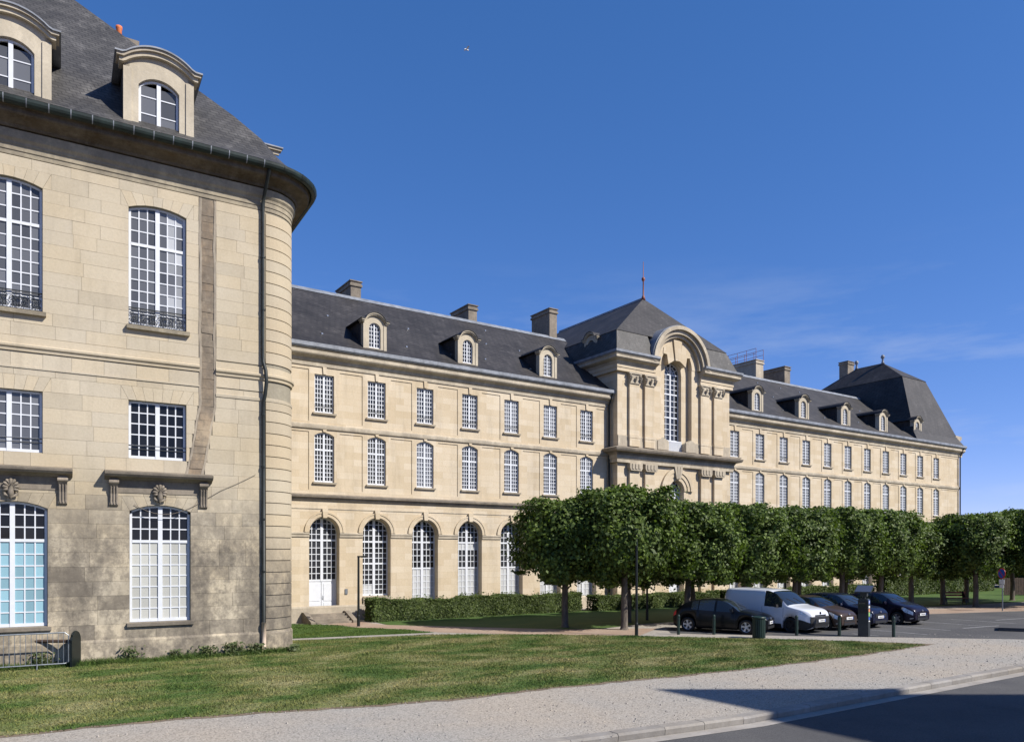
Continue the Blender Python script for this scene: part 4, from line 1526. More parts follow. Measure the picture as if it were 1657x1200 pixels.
# niche back wall with the window opening
relief(mb, PAVC - 1.45, PAVC + 1.45, 10.3, 17.45, [(PAVC - 0.80, PAVC + 0.80, 10.3, 15.6 + 0.80, 0.34, True)], PF + 0.34)
arch_fill(mb, PAVC, 1.60, 15.6, 0.80, PF + 0.34, 0.34, 24)
for s, xx in ((-1, PAV0), (1, PAV1)):
    mb.quad((xx, PF, 0), (xx, 13.6, 0), (xx, 13.6, 15.9), (xx, PF, 15.9))
mb.quad((PAV0, 13.6, 0), (PAV1, 13.6, 0), (PAV1, 13.6, 15.9), (PAV0, 13.6, 15.9))
wp = mb.build('wall', 'stone_pale', MBLD)
# trim the wall above the cornice outside the arched gable: hidden by the mansard
# pilasters, upper and lower
for s in (-1, 1):
    for a, b_ in ((2.20, 3.05), (3.55, 4.40)):
        x0, x1 = sorted((PAVC + s * a, PAVC + s * b_))
        mb = MB()
        mb.box(x0, x1, PF - 0.16, PF + 0.004, 11.05, 14.35)
        mb.box(x0 - 0.05, x1 + 0.05, PF - 0.22, PF + 0.004, 10.86, 11.05)
        mb.box(x0 - 0.03, x1 + 0.03, PF - 0.20, PF + 0.004, 10.32, 10.86)
        po = mb.build('pilaster', 'stone_pale', MBLD)
        cp = MB()
        cp.prism([(x0, 14.35), (x1, 14.35), (x1 + 0.06, 14.95), (x0 - 0.06, 14.95)], PF - 0.22, PF + 0.004, 'y')
        cp.box(x0 - 0.13, x1 + 0.13, PF - 0.28, PF + 0.004, 14.95, 15.05)
        for q in (0.0, 0.5, 1.0):
            xx = x0 + (x1 - x0) * q
            cp.tube([(xx, PF - 0.22, 14.42), (xx, PF - 0.31, 14.62), (xx, PF - 0.36, 14.72), (xx, PF - 0.30, 14.78)], [0.04, 0.07, 0.075, 0.04], 8)
        for q in (0.0, 1.0):
            xx = x0 + (x1 - x0) * q
            pts = [(xx + 0.085 * math.cos(t) * (1 - t / 12), PF - 0.29, 14.84 + 0.085 * math.sin(t) * (1 - t / 12)) for t in np.linspace(0, 8, 14)]
            cp.tube(pts, 0.024, 6)
        cp.build('capital', 'stone_trim', po)
        mb = MB()
        mb.box(x0, x1, PF - 0.18, PF + 0.004, 0.9, 8.75)
        mb.box(x0 - 0.06, x1 + 0.06, PF - 0.24, PF + 0.004, 0.0, 0.9)
        po = mb.build('pilaster', 'stone_pale', MBLD)
        cp = MB()
        cp.prism([(x0 - 0.02, 8.75), (x1 + 0.02, 8.75), (x1 + 0.12, 8.92), (x1 + 0.12, 9.22), (x0 - 0.12, 9.22), (x0 - 0.12, 8.92)], PF - 0.34, PF + 0.004, 'y')
        for q in range(3):
            xx = x0 + (x1 - x0) * (q + 0.5) / 3
            cp.box(xx - 0.09, xx + 0.09, PF - 0.38, PF - 0.338, 8.86, 9.18)
        cp.build('capital', 'stone_trim', po)
# lower entablature with cornice, breaking forward over the pilasters
def pav_band(name, prof, mat, side=0.02, parent=MBLD):
    mb = MB()
    rings = []
    for (px_, dx) in ((PAV0, -1), (PAV1, 1)):
        pass
    left = [(PAV0 - o, 0.0, z_) for o, z_ in prof]
    lf = [(PAV0 - o, PF - o, z_) for o, z_ in prof]
    rf = [(PAV1 + o, PF - o, z_) for o, z_ in prof]
    right = [(PAV1 + o, 0.0, z_) for o, z_ in prof]
    mb.loft([left, lf, rf, right], True, True)
    return mb.build(name, mat, parent)


pav_band('architrave', [(-0.02, 9.24), (0.20, 9.24), (0.20, 9.46), (0.24, 9.48), (0.24, 9.72), (-0.02, 9.72)], 'stone_trim')
pav_band('cornice', [(-0.02, 9.72), (0.28, 9.72), (0.34, 9.84), (0.62, 9.90), (0.68, 10.0), (0.70, 10.10), (-0.02, 10.32)], 'stone_grey')
# dedestal band under upper windows
for (a, b_) in ((PAV0, PAVC - 0.82), (PAVC + 0.82, PAV1)):
    MB().box(a + 0.01, b_ - 0.01, PF - 0.06, PF + 0.003, 10.30, 10.98).build('pedestal_band', 'stone_trim', MBLD)
# upper entablature in two halves and returns
def half_band(name, prof, mat, s):
    mb = MB()
    xo = PAV0 if s < 0 else PAV1
    xi = PAVC + s * 2.15
    a = [(xi, PF - o, z_) for o, z_ in prof]
    b_ = [(xo + s * o, PF - o, z_) for o, z_ in prof]
    c = [(xo + s * o, 5.5, z_) for o, z_ in prof]
    mb.loft([a, b_, c], True, True)
    return mb.build(name, mat, MBLD)


for s in (-1, 1):
    half_band('architrave', [(-0.02, 15.05), (0.18, 15.05), (0.18, 15.25), (0.22, 15.28), (0.22, 15.52), (-0.02, 15.52)], 'stone_pale', s)
    half_band('cornice', [(-0.02, 15.52), (0.26, 15.52), (0.30, 15.64), (0.52, 15.74), (0.58, 15.80), (0.58, 15.94), (0.64, 16.02), (-0.02, 16.06)], 'stone_trim', s)
    half_band('gutter', [(0.2, 16.03), (0.64, 16.03), (0.70, 16.10), (0.70, 16.24), (0.64, 16.25), (0.2, 16.18)], 'lead', s)
# arched gable: moulded semicircle springing from the cornice
mb = MB()
arch_ring(mb, PAVC, 1.95, 2.15, 15.95, PF - 0.26, PF + 0.5, 32)
arch_ring(mb, PAVC, 2.15, 2.42, 15.95, PF - 0.44, PF + 0.5, 32)
arch_ring(mb, PAVC, 2.42, 2.66, 15.95, PF - 0.62, PF + 1.0, 32)
mb.build('arched_gable', 'stone_trim', MBLD)
mb = MB()
arch_ring(mb, PAVC, 1.46, 1.95, 15.95, PF - 0.02, PF + 0.3, 32)
mb.build('gable_field', 'stone_pale', MBLD)
mb = MB()
arch_ring(mb, PAVC, 2.66, 2.72, 15.95, PF - 0.5, PF + 4.0, 32)
mb.build('gable_roof', 'lead', MBLD, smooth=False)
# great keystone with flared blocks
for pts in ([(-0.22, 16.38), (0.22, 16.38), (0.40, 17.75), (-0.40, 17.75)], [(-0.82, 16.08), (-0.28, 16.40), (-0.50, 17.65), (-1.25, 17.15), (-1.30, 16.75), (-0.95, 16.72)], [(0.82, 16.08), (0.95, 16.72), (1.30, 16.75), (1.25, 17.15), (0.50, 17.65), (0.28, 16.40)]):
    MB().prism([(PAVC + a, b_) for a, b_ in pts], PF - (0.14 if abs(pts[0][0]) < 0.3 else 0.06), PF + 0.345, 'y').build('keystone', 'stone_pale', MBLD)
# tall window: three lights high with a fan head
m, cells = window_bars(1.58, 16.36 - 11.05, 0.79, 2, [(0, 1.62, 4), (1.62, 3.20, 4), (3.20, 4.52, 4)], 0.07, 0.12, 0.04, 0.07)
zc = 15.6 - 11.05
for k in range(1, 6):
    a = math.pi * k / 6
    m.tube([(0.22 * math.cos(a), 0.03, zc + 0.22 * math.sin(a)), (0.76 * math.cos(a), 0.03, zc + 0.76 * math.sin(a))], 0.024, 5)
for rr_ in (0.24, 0.50):
    m.tube([(rr_ * math.cos(math.pi * k / 16), 0.03, zc + rr_ * math.sin(math.pi * k / 16)) for k in range(17)], 0.024, 5)
m.box(-0.76, 0.76, 0, 0.06, zc - 0.05, zc + 0.04)
o = m.build('window', 'white_paint', MBLD, (PAVC, PF + 0.60, 11.05))
glass_sheet(1.54, 16.34 - 11.05, 0.77).build('glass', 'glass_dark', o)
mb = MB().box(PAVC - 0.80, PAVC + 0.80, PF + 0.30, PF + 0.36, 10.30, 10.36)
mb.box(PAVC - 0.80, PAVC + 0.80, PF + 0.30, PF + 0.36, 10.98, 11.05)
for k in range(17):
    xx = PAVC - 0.78 + 1.56 * k / 16
    mb.box(xx - 0.03, xx + 0.03, PF + 0.31, PF + 0.35, 10.36, 10.98)
mb.build('balustrade', 'white_paint', MBLD)
for s in (-1, 1):
    x0, x1 = sorted((PAVC + s * 0.82, PAVC + s * 1.85))
    MB().prism([(x0, 10.32), (x1, 10.32), (x1, 10.9), ((x0 + x1) / 2, 11.15), (x0, 10.9)], PF - 0.10, PF + 0.30, 'y').build('scroll_block', 'stone_trim', MBLD)
# portal arch and its fan window
mb = MB()
for q in range(3):
    arch_ring(mb, PAVC, 0.72 + 0.26 * q, 0.98 + 0.26 * q, 7.65, PF - 0.05 - 0.05 * q, PF + 0.004, 28)
mb.build('archivolt', 'stone_pale', MBLD)
for k in (-1, 0, 1):
    a0, a1 = math.pi / 2 + k * 0.17 - 0.07, math.pi / 2 + k * 0.17 + 0.07
    MB().prism([(PAVC + 0.8 * math.cos(a0), 7.65 + 0.8 * math.sin(a0)), (PAVC + 0.8 * math.cos(a1), 7.65 + 0.8 * math.sin(a1)), (PAVC + 1.62 * math.cos(a1), 7.65 + 1.62 * math.sin(a1)), (PAVC + 1.62 * math.cos(a0), 7.65 + 1.62 * math.sin(a0))], PF - 0.22, PF - 0.10, 'y').build('keystone', 'stone_trim', MBLD)
m = MB()
for k in range(0, 7):
    a = math.pi * k / 6
    m.tube([(0.26 * math.cos(a), 0, 0.26 * math.sin(a)), (0.70 * math.cos(a), 0, 0.70 * math.sin(a))], 0.025, 5)
for rr_ in (0.26, 0.48, 0.70):
    m.tube([(rr_ * math.cos(math.pi * k / 16), 0, rr_ * math.sin(math.pi * k / 16)) for k in range(17)], 0.03, 5)
m.box(-0.72, 0.72, -0.03, 0.05, -0.08, 0.02)
m.box(-0.05, 0.05, -0.03, 0.05, 0, 0.70)
o = m.build('window', 'white_paint', MBLD, (PAVC, PF + 0.42, 7.65))
glass_sheet(1.44, 0.72, 0.70).build('glass', 'glass_dark', o)
MB().box(PAVC - 0.72, PAVC + 0.72, PF + 0.42, PF + 0.5, 0.3, 7.57).build('door', 'white_paint', MBLD)
# mansard roof of the pavilion
def ringrect(x0, x1, y0, y1, zz):
    return [(x0, y0, zz), (x1, y0, zz), (x1, y1, zz), (x0, y1, zz)]


lo_, hi_ = ringrect(PAV0 - 0.45, PAV1 + 0.45, PF - 0.45, 13.6, 16.18), ringrect(PAV0 + 0.12, PAV1 - 0.12, PF + 0.20, 13.2, 17.75)
for s in (-1, 1):
    a, b_ = (0, 0) if s < 0 else (1, 1)
    MB().quad(lo_[a], (PAVC + s * 2.5, PF - 0.45, 16.18), (PAVC + s * 2.5, PF + 0.20, 17.75), hi_[a]).build('mansard_roof', 'slate_near', MBLD)
mb = MB()
for a, b_ in ((1, 2), (2, 3), (3, 0)):
    mb.quad(lo_[a], lo_[b_], hi_[b_], hi_[a])
mb.build('mansard_roof', 'slate_near', MBLD)
mb = MB()
a = ringrect(PAV0 + 0.08, PAV1 - 0.08, PF + 0.16, 13.3, 17.74)
mb.add(a + [(PAVC, 2.5, 21.5), (PAVC, 12.2, 21.5)], [(0, 1, 4), (1, 2, 5, 4), (2, 3, 5), (3, 0, 4, 5)])
mb.build('roof', 'slate_far', MBLD)
MB().box(PAVC - 0.10, PAVC + 0.10, 2.5, 12.2, 21.40, 21.56).build('roof_ridge', 'lead', MBLD)
MB().lathe([(0.16, 0), (0.10, 0.25), (0.055, 0.35), (0.045, 1.3), (0.12, 1.42), (0.12, 1.55), (0.03, 1.65), (0.02, 2.7), (0.0, 2.75)], (PAVC, 2.5, 21.4), 10).build('finial', 'bench_red', MBLD, smooth=True)
small_dormer(PAV0 - 0.02, 1.9, R(-90), 2.0)
small_dormer(PAV0 - 0.02, 8.6, R(-90), 2.3)
# downpipe in the angle
for xx in (PAV0 - 0.22, PAV1 + 0.22, XE - 0.1):
    MB().tube([(xx, -0.50, 13.62), (xx, -0.3, 13.2), (xx, -0.14, 12.9), (xx, -0.14, 0.1)], 0.06, 8).build('downpipe', 'pipe_dark', MBLD)
# corner block projecting at the far end of the cornice
MB().prism([(XE - 0.25, 13.86), (XE + 0.30, 13.86), (XE + 0.36, 14.32), (XE + 0.80, 14.50), (XE + 0.92, 14.62), (XE + 0.92, 14.86), (XE - 0.25, 14.92)], 0.2, 1.5, 'y').build('cornice_block', 'stone_trim', MBLD)
# end pavilion roof
mb = MB()
ex0, ex1 = 69.0, XE + 0.3
mb.loft([ringrect(ex0, ex1, -0.35, 13.9, 13.85), ringrect(ex0 + 0.35, ex1 - 0.30, 0.15, 13.5, 14.6), ringrect(71.2, 75.4, 2.25, 11.4, 20.3)], True)
mb.build('mansard_roof', 'slate_far', MBLD)
mb = MB()
a = ringrect(71.15, 75.45, 2.2, 11.45, 20.3)
mb.add(a + [(73.3, 5.4, 22.5), (73.3, 8.2, 22.5)], [(0, 1, 4), (1, 2, 5, 4), (2, 3, 5), (3, 0, 4, 5)])
mb.build('roof', 'slate_far', MBLD)
for yy in (5.4, 8.2):
    MB().lathe([(0.2, 0), (0.12, 0.2), (0.08, 0.5), (0.17, 0.6), (0.2, 0.75), (0.12, 0.9), (0.0, 0.95)], (73.3, yy, 22.4), 10).build('finial', 'lead', MBLD, smooth=True)
# steps to the door
xs0 = LW[2]
for k in range(4):
    MB().box(xs0 - 0.95, xs0 + 0.95, -1.35 + 0.30 * k, 0.62, 0.105 * k, 0.105 * (k + 1)).build('door_step', 'stone_grey', MBLD)
for s in (-1, 1):
    x0, x1 = sorted((xs0 + s * 0.95, xs0 + s * 1.2))
    MB().prism([(-1.45, 0.0), (-1.45, 0.12), (-0.35, 0.52), (0.0, 0.52), (0.0, 0.0)], x0 + 0.002, x1 - 0.002, 'x').build('step_cheek', 'stone_grey', MBLD)
MB().box(xs0 + 1.08, xs0 + 1.22, -0.04, 0.003, 1.35, 1.62).build('entry_panel', 'galvanised', MBLD)

# tall building behind the viewer's right shoulder; its corner throws the wedge of shadow on the road
H = 22.0
cd = 3.56 + H / math.tan(SUN_EL)
sd = Vector((sun_dir.x, sun_dir.y, 0)).normalized()
tip = Vector((13.67, 13.94, 0))
crn = tip + sd * (H / math.tan(SUN_EL))
TB = empty('tall_stone_house', (crn.x, crn.y, 0))
tag(TB, 'tall plain stone house across the road, only its wedge of shadow in view', 'building')
fx_, fy_ = FY, -FX                    # its street front runs at a slant to the kerb
foot = [(0, 0), (18 * fx_, 18 * fy_), (18 * fx_, 18 * fy_ - 12), (0, -15)]
MB().prism(foot, -0.3, H, 'z').build('wall', 'stone_pale', TB)
ang = math.atan2(fy_, fx_)
wpan = MB().box(0, 1.2, 0.002, 0.03, 0, 2.2).mesh('window', 'glass_dark')
for i in range(5):
    for j in range(6):
        t_ = 2.0 + 3.2 * i
        place('window', wpan, TB, (t_ * fx_, t_ * fy_, 1.0 + 3.6 * j), ang)

# loose stones strewn over the gravel walk
n_p = 5000
PX = rng.uniform(-2, 34, n_p)
PY = rng.uniform(10.75, 17.2, n_p)
kp = ~inside(LAWN_W, PX, PY)
PX, PY = PX[kp], PY[kp]
ps = rng.uniform(0.006, 0.022, len(PX)) * rng.choice([1, 1, 1, 1.8], len(PX))
base_t = np.array([[1, 0, 0], [-0.5, 0.87, 0], [-0.5, -0.87, 0], [0.1, 0.1, 0.9]])
an = rng.uniform(0, 6.28, len(PX))
tv = np.zeros((len(PX), 4, 3))
for q in range(4):
    tv[:, q, 0] = PX + ps * (base_t[q, 0] * np.cos(an) - base_t[q, 1] * np.sin(an))
    tv[:, q, 1] = PY + ps * (base_t[q, 0] * np.sin(an) + base_t[q, 1] * np.cos(an))
    tv[:, q, 2] = 0.001 + ps * base_t[q, 2]
tri = np.concatenate([tv[:, [0, 1, 3]], tv[:, [1, 2, 3]], tv[:, [2, 0, 3]]], 0)
tag(place('loose_stones', quads_mesh('loose_stones', tri, 'gravel', 3)), 'small loose stones strewn over the gravel walk', 'gravel', kind='stuff')

# ------------------------------------------------------------------ trees
def crown_mesh(seed, count, hx, hy, z0, z1, size):
    global rng
    rng = np.random.default_rng(seed)
    zc, hz = (z0 + z1) / 2, (z1 - z0) / 2
    ncl = 150
    C = rng.normal(0, 1, (ncl, 3))
    C /= np.max(np.abs(C) ** 1.0, axis=1)[:, None] * 0.55 + np.linalg.norm(C, axis=1)[:, None] * 0.45
    C *= rng.uniform(0.80, 1.06, ncl)[:, None]
    idx = rng.integers(0, ncl, count)
    Pn = C[idx] + rng.normal(0, 0.12, (count, 3))
    Pn[:, 2] = np.where(Pn[:, 2] > 0.92, 0.92 + (Pn[:, 2] - 0.92) * 0.4, Pn[:, 2])
    u = rng.random(count) < 0.28
    Q = rng.uniform(-0.85, 0.85, (count, 3))
    Pn[u] = Q[u]
    # hanging fringe along the underside
    f = rng.random(count) < 0.10
    tw = rng.uniform(-0.92, 0.92, (26, 2))
    tl = rng.uniform(0.08, 0.5, 26)
    ti = rng.integers(0, 26, f.sum())
    Pn[f, 2] = -0.88 - rng.random(f.sum()) * tl[ti]
    Pn[f, 0] = tw[ti, 0] + rng.normal(0, 0.07, f.sum())
    Pn[f, 1] = tw[ti, 1] + rng.normal(0, 0.07, f.sum())
    g = np.sin(Pn[:, 0] * 5 + seed) * np.cos(Pn[:, 1] * 4.3 + seed * 2) * 0.05
    P = np.stack([Pn[:, 0] * hx, Pn[:, 1] * hy, zc + Pn[:, 2] * hz + g * hz], 1)
    N = Pn.copy()
    N[:, 2] += 0.5
    N /= np.linalg.norm(N, axis=1)[:, None] + 1e-9
    return quads_mesh('crown', leaves(P, N, size, 0.55), 'linden_leaf')


CROWNS = [crown_mesh(30 + k, 27000, 1.92, 1.95, 2.55, 6.12, 0.132) for k in range(5)]


def trunk_mesh(seed, r=0.15, h=3.6):
    random.seed(seed)
    mb = MB()
    mb.tube([(0, 0, 0), (0, 0, 0.12), (random.uniform(-.04, .04), random.uniform(-.04, .04), 1.2), (random.uniform(-.06, .06), random.uniform(-.06, .06), 2.4), (0, 0, h)], [r * 1.45, r * 1.1, r, r * 0.92, r * 0.5], 10)
    for k in range(9):
        a = 2 * math.pi * k / 9 + random.uniform(-.3, .3)
        z_ = 2.2 + 0.16 * k
        L = random.uniform(1.2, 1.9)
        mb.tube([(0, 0, z_), (L * 0.5 * math.cos(a), L * 0.5 * math.sin(a), z_ + 0.45), (L * math.cos(a), L * math.sin(a), z_ + random.uniform(0.6, 1.5))], [r * 0.45, r * 0.3, 0.02], 6)
    return mb.mesh('trunk', 'bark', True)


TRUNKS = [trunk_mesh(k) for k in range(3)]
tree_spots = [
    (23.24, 25.54, 1.02, 'broad clipped linden at the near end of the row, lamp post in front'),
    (21.75, 27.94, 0.95, 'clipped linden with bare dark trunk, leftmost of the trees'),
    (27.7, 25.9, 0.95, 'clipped linden right behind the black hatchback'),
    (32.1, 26.1, 0.95, 'clipped linden behind the white van'),
    (36.5, 26.2, 0.97, 'clipped linden behind the brown car'),
    (40.9, 26.2, 0.98, 'clipped linden behind the parking meter'),
    (45.2, 26.3, 0.98, 'clipped linden at the right end of the sunlit row behind the cars'),
    (26.0, 28.3, 0.88, 'second row linden behind the black hatchback'),
    (30.6, 28.3, 0.88, 'second row linden half hidden behind the white van'),
    (35.2, 28.3, 0.88, 'second row linden half hidden behind the brown car'),
    (39.8, 28.3, 0.88, 'second row linden half hidden behind the blue car'),
    (44.6, 28.3, 0.88, 'second row linden half hidden behind the last parked car'),
    (49.2, 26.6, 0.86, 'lower linden in shade left of the red bench'),
    (52.4, 26.2, 0.86, 'lower linden in shade beside the red bench'),
    (51.9, 23.9, 0.98, 'large linden beside the round no parking sign'),
    (55.2, 21.6, 1.0, 'large linden at the right edge behind the sign'),
    (56.4, 26.6, 0.98, 'linden behind the bench, in front of the wooden fence'),
    (61.5, 25.8, 1.0, 'linden further back beside the wooden fence'),
    (60.0, 20.6, 1.0, 'linden at the far right beyond the sign'),
]
for i, (x, y, s, lab) in enumerate(tree_spots):
    t = empty('linden_tree', (x, y, 0), 0)
    tag(t, lab, 'tree', 'clipped linden trees in rows')
    place('trunk', TRUNKS[i % 3], t, (0, 0, 0), i * 1.3, (1, 1, s))
    # a crown keeps its clipped block shape, turned in quarter steps
    place('crown', CROWNS[i % 5], t, (0, 0, 0), (i * 3 % 4) * math.pi / 2 + random.uniform(-0.12, 0.12), (random.uniform(0.98, 1.08), random.uniform(0.96, 1.05), s * random.uniform(0.98, 1.03)))
# taller free growing trees closing the view past the end of the building
random.seed(3)
far_me = crown_mesh(77, 12000, 4.2, 4.0, 1.5, 9.0, 0.42)
for i, (x, y, s) in enumerate([(84, 38, 0.75), (90, 33, 0.8), (97, 41, 0.9), (88, 27, 0.7), (100, 30, 0.95), (80, 47, 0.8), (108, 37, 1.0)]):
    t = empty('far_tree', (x, y, 0))
    tag(t, ['tall tree beyond the end wall of the convent', 'tree behind the lindens at the right edge', 'distant tree right of the convent end wall', 'leafy tree behind the wooden fence', 'distant tree furthest right', 'tree close behind the far corner of the convent', 'distant tree on the skyline at the right edge'][i], 'tree', 'trees beyond the building')
    place('trunk', TRUNKS[i % 3], t, (0, 0, 0), i, (1.6, 1.6, s * 1.2))
    place('crown', far_me, t, (0, 0, 0), i * 0.9, (s, s, s))

# ------------------------------------------------------------------ hedges
def hedge(name, x0, x1, y0, y1, h, count, label, size=0.085):
    n = count
    X = rng.uniform(x0, x1, n)
    face = rng.random(n)
    Y = np.where(face < 0.62, y0 + np.abs(rng.normal(0, 0.07, n)), rng.uniform(y0, y1, n))
    Z = np.where(face < 0.62, rng.uniform(0.03, h, n), h - np.abs(rng.normal(0, 0.06, n)))
    bulge = 0.06 * np.sin(X * 0.9) + 0.05 * np.sin(X * 2.3 + 1 + Z * 2) + 0.03 * np.sin(X * 5.1 - Z * 4)
    Y = Y + bulge * 0.8
    Z = Z * (1 + bulge * 0.9)
    en = rng.random(n) < 0.06
    X[en] = np.where(rng.random(en.sum()) < 0.5, x0, x1) + rng.normal(0, 0.07, en.sum())
    Y[en] = rng.uniform(y0, y1, en.sum())
    spr = rng.random(n) < 0.02
    Z[spr] += rng.random(spr.sum()) * 0.25
    P = np.stack([X, Y, Z], 1)
    N = np.where((face < 0.62)[:, None], np.array([[0, -1, 0.35]]), np.array([[0, -0.2, 1]]))
    V = leaves(P, N, size, 0.6)
    t = empty(name, ((x0 + x1) / 2, y0, 0))
    c = Vector(t.location)
    V = V - np.array([c.x, c.y, c.z])
    place('foliage', quads_mesh('foliage', V, 'hedge_leaf'), t)
    core = MB()
    core.box(x0 - c.x + 0.3, x1 - c.x - 0.3, 0.2, y1 - c.y - 0.1, 0.02, h - 0.22)
    core.build('branches', 'bark', t)
    return tag(t, label, 'hedge', 'hedges along the convent wall')


hedge('hedge', 15.45, 28.6, 35.2, 36.3, 1.06, 56000, 'long clipped hedge under the arches, starting beside the doorway steps')
hedge('hedge', 29.5, 40.0, 34.6, 35.7, 0.86, 34000, 'clipped hedge in front of the central pavilion, seen between tree trunks')
hedge('hedge', 40.6, 58.0, 34.4, 35.5, 0.9, 30000, 'clipped hedge below the right wing, seen behind the parked cars', 0.1)
hedge('hedge', 58.6, 76.5, 33.6, 34.8, 1.5, 26000, 'taller far hedge at the right end of the convent', 0.13)
# dark loose shrub left of the hedge foot
# ------------------------------------------------------------------ weeds along the foot of the near wall
def weed(x, y, h, n, label):
    P = np.stack([rng.normal(0, 0.16 * h / 0.4, n), rng.normal(0, 0.10, n), np.abs(rng.normal(0.05, 0.5, n)) * h], 1)
    P[:, 2] = np.clip(P[:, 2], 0.01, h)
    V = leaves(P, np.tile([[0, -0.5, 1.0]], (n, 1)), 0.06, 0.7, 1.8)
    t = empty('weed_clump', (x, y, 0))
    place('foliage', quads_mesh('foliage', V, 'weed_leaf'), t)
    st = MB()
    for k in range(5):
        st.tube([(0, 0, 0), (random.uniform(-.08, .08), random.uniform(-.05, .05), h * random.uniform(0.6, 1.0))], 0.006, 4)
    st.build('stem', 'weed_leaf', t)
    tag(t, label, 'weed', 'weeds at the foot of the corner building')


def nbw(s, off):
    a = R(-3.2)
    return (PN[0] + s * math.cos(a) - off * math.sin(a), PN[1] + s * math.sin(a) + off * math.cos(a))


for s_, h, n, lab in ((-4.15, 0.50, 160, 'upright weed under the left jamb of the ground window'), (-2.9, 0.30, 140, 'small weed tuft under the pale window'), (-1.95, 0.36, 420, 'broad low weed clump left of the downpipe'), (-1.1, 0.42, 460, 'tallest leafy weed clump near the downpipe'), (-0.35, 0.34, 380, 'weed clump right at the downpipe boot'), (0.9, 0.24, 300, 'grassy tuft at the foot of the round corner'), (-6.6, 0.42, 500, 'weeds growing through the crowd barrier')):
    wx, wy = nbw(s_, -0.22)
    weed(wx, wy, h, n, lab)
# tall grass tufts along the wall foot
tuft_poly = [nbw(-8.2, -0.5), nbw(0.3, -0.45), (nbw(1.3, 0.3)), nbw(1.15, 0.6), nbw(0.0, -0.08), nbw(-8.2, -0.08)]
blades('wall_foot_grass', tuft_poly, 26000, 0.08, 0.22, 'grass_lush', 'unmown grass along the foot of the wall', 0.008)

# ------------------------------------------------------------------ crowd barrier and dark hoop panel
bx, by = nbw(-7.05, -0.62)
B = empty('crowd_barrier', (bx, by, 0), R(-3.2))
tag(B, 'galvanised crowd barrier leaning by the wall at the left edge', 'barrier')
mb = MB()
mb.tube([(-1.15, 0, 0.10), (-1.15, 0, 0.98), (-1.05, 0, 1.06), (1.05, 0, 1.06), (1.15, 0, 0.98), (1.15, 0, 0.18), (1.05, 0, 0.14), (-1.05, 0, 0.14)], 0.020, 8)
mb.build('frame', 'galvanised', B)
for k in range(16):
    xx = -1.02 + 2.04 * k / 15
    MB().tube([(xx, 0, 0.14), (xx, 0, 1.06)], 0.009, 6).build('bar', 'galvanised', B)
for xx in (-0.7, 0.35):
    MB().tube([(xx, -0.28, 0.03), (xx, 0, 0.16), (xx, 0.20, 0.03)], 0.018, 6).build('foot', 'galvanised', B)
hx, hy = nbw(-5.72, -0.45)
Hp = empty('bicycle_rack_end', (hx, hy, 0), R(60))
tag(Hp, 'dark green round-topped end panel beside the crowd barrier', 'rack')
poly = [(-0.26, 0.02), (0.26, 0.02), (0.26, 0.80)] + [(0.26 * math.cos(a), 0.80 + 0.26 * math.sin(a)) for a in np.linspace(0.15, math.pi - 0.15, 12)] + [(-0.26, 0.80)]
MB().prism(poly, -0.03, 0.03, 'y').build('panel', 'black_green', Hp)
mb = MB()
mb.tube([(x_, 0, z_) for x_, z_ in poly[1:]], 0.035, 8)
mb.build('rim', 'black_green', Hp)
Rl = MB()
Rl.tube([(-0.05, 0.05, 0.78), (-0.05, 2.2, 0.78)], 0.05, 8)
Rl.build('rail', 'fence_wood', Hp)

# ------------------------------------------------------------------ lamp posts
def lamp(x, y, h, label, rz=0.0):
    L = empty('lamp_post', (x, y, 0), rz)
    tag(L, label, 'lamp post', 'black lamp posts')
    MB().lathe([(0.075, 0), (0.075, 0.5), (0.058, 0.55), (0.05, h - 0.02), (0.05, h)], (0, 0, 0), 12).build('pole', 'black_paint', L, smooth=False)
    mb = MB()
    mb.box(-0.05, 0.42, -0.06, 0.06, h, h + 0.07)
    mb.build('lamp_head', 'black_paint', L)
    MB().box(0.12, 0.40, -0.045, 0.045, h - 0.012, h).build('lamp_lens', 'lamp_clear', L)
    return L


RT = -math.atan2(FX, FY)               # facing along the picture plane
lamp(13.97, 33.72, 3.25, 'black lamp post beside the doorway steps', R(-33))
lamp(22.0, 23.42, 4.40, 'black lamp post in front of the clipped trees by the lawn', R(60))
lamp(27.6, 28.6, 4.4, 'black lamp post behind the black hatchback', R(60))
lamp(37.8, 27.8, 4.4, 'black lamp post behind the parked cars among the trunks', R(60))

# ------------------------------------------------------------------ bollards
bm = MB().lathe([(0.065, 0), (0.065, 0.70), (0.058, 0.705), (0.058, 0.73), (0.066, 0.735), (0.066, 0.79), (0.05, 0.83), (0.02, 0.85)], (0, 0, 0), 14)
bol_me = bm.mesh('post', 'green_paint')
ring_me = MB().lathe([(0.069, 0.62), (0.069, 0.66)], (0, 0, 0), 14).mesh('band', 'meter_grey')
for (x, y), lab in zip([(23.81, 22.79), (25.05, 21.95), (27.64, 19.77), (28.9, 18.63), (30.43, 17.18)], ['green bollard behind the rear wheel of the black hatchback', 'green bollard in front of the black hatchback door', 'green bollard in front of the white van', 'green bollard just left of the parking meter', 'green bollard right of the parking meter']):
    b_ = empty('bollard', (x, y, 0))
    tag(b_, lab, 'bollard', 'green bollards along the car park')
    place('post', bol_me, b_)
    place('band', ring_me, b_)

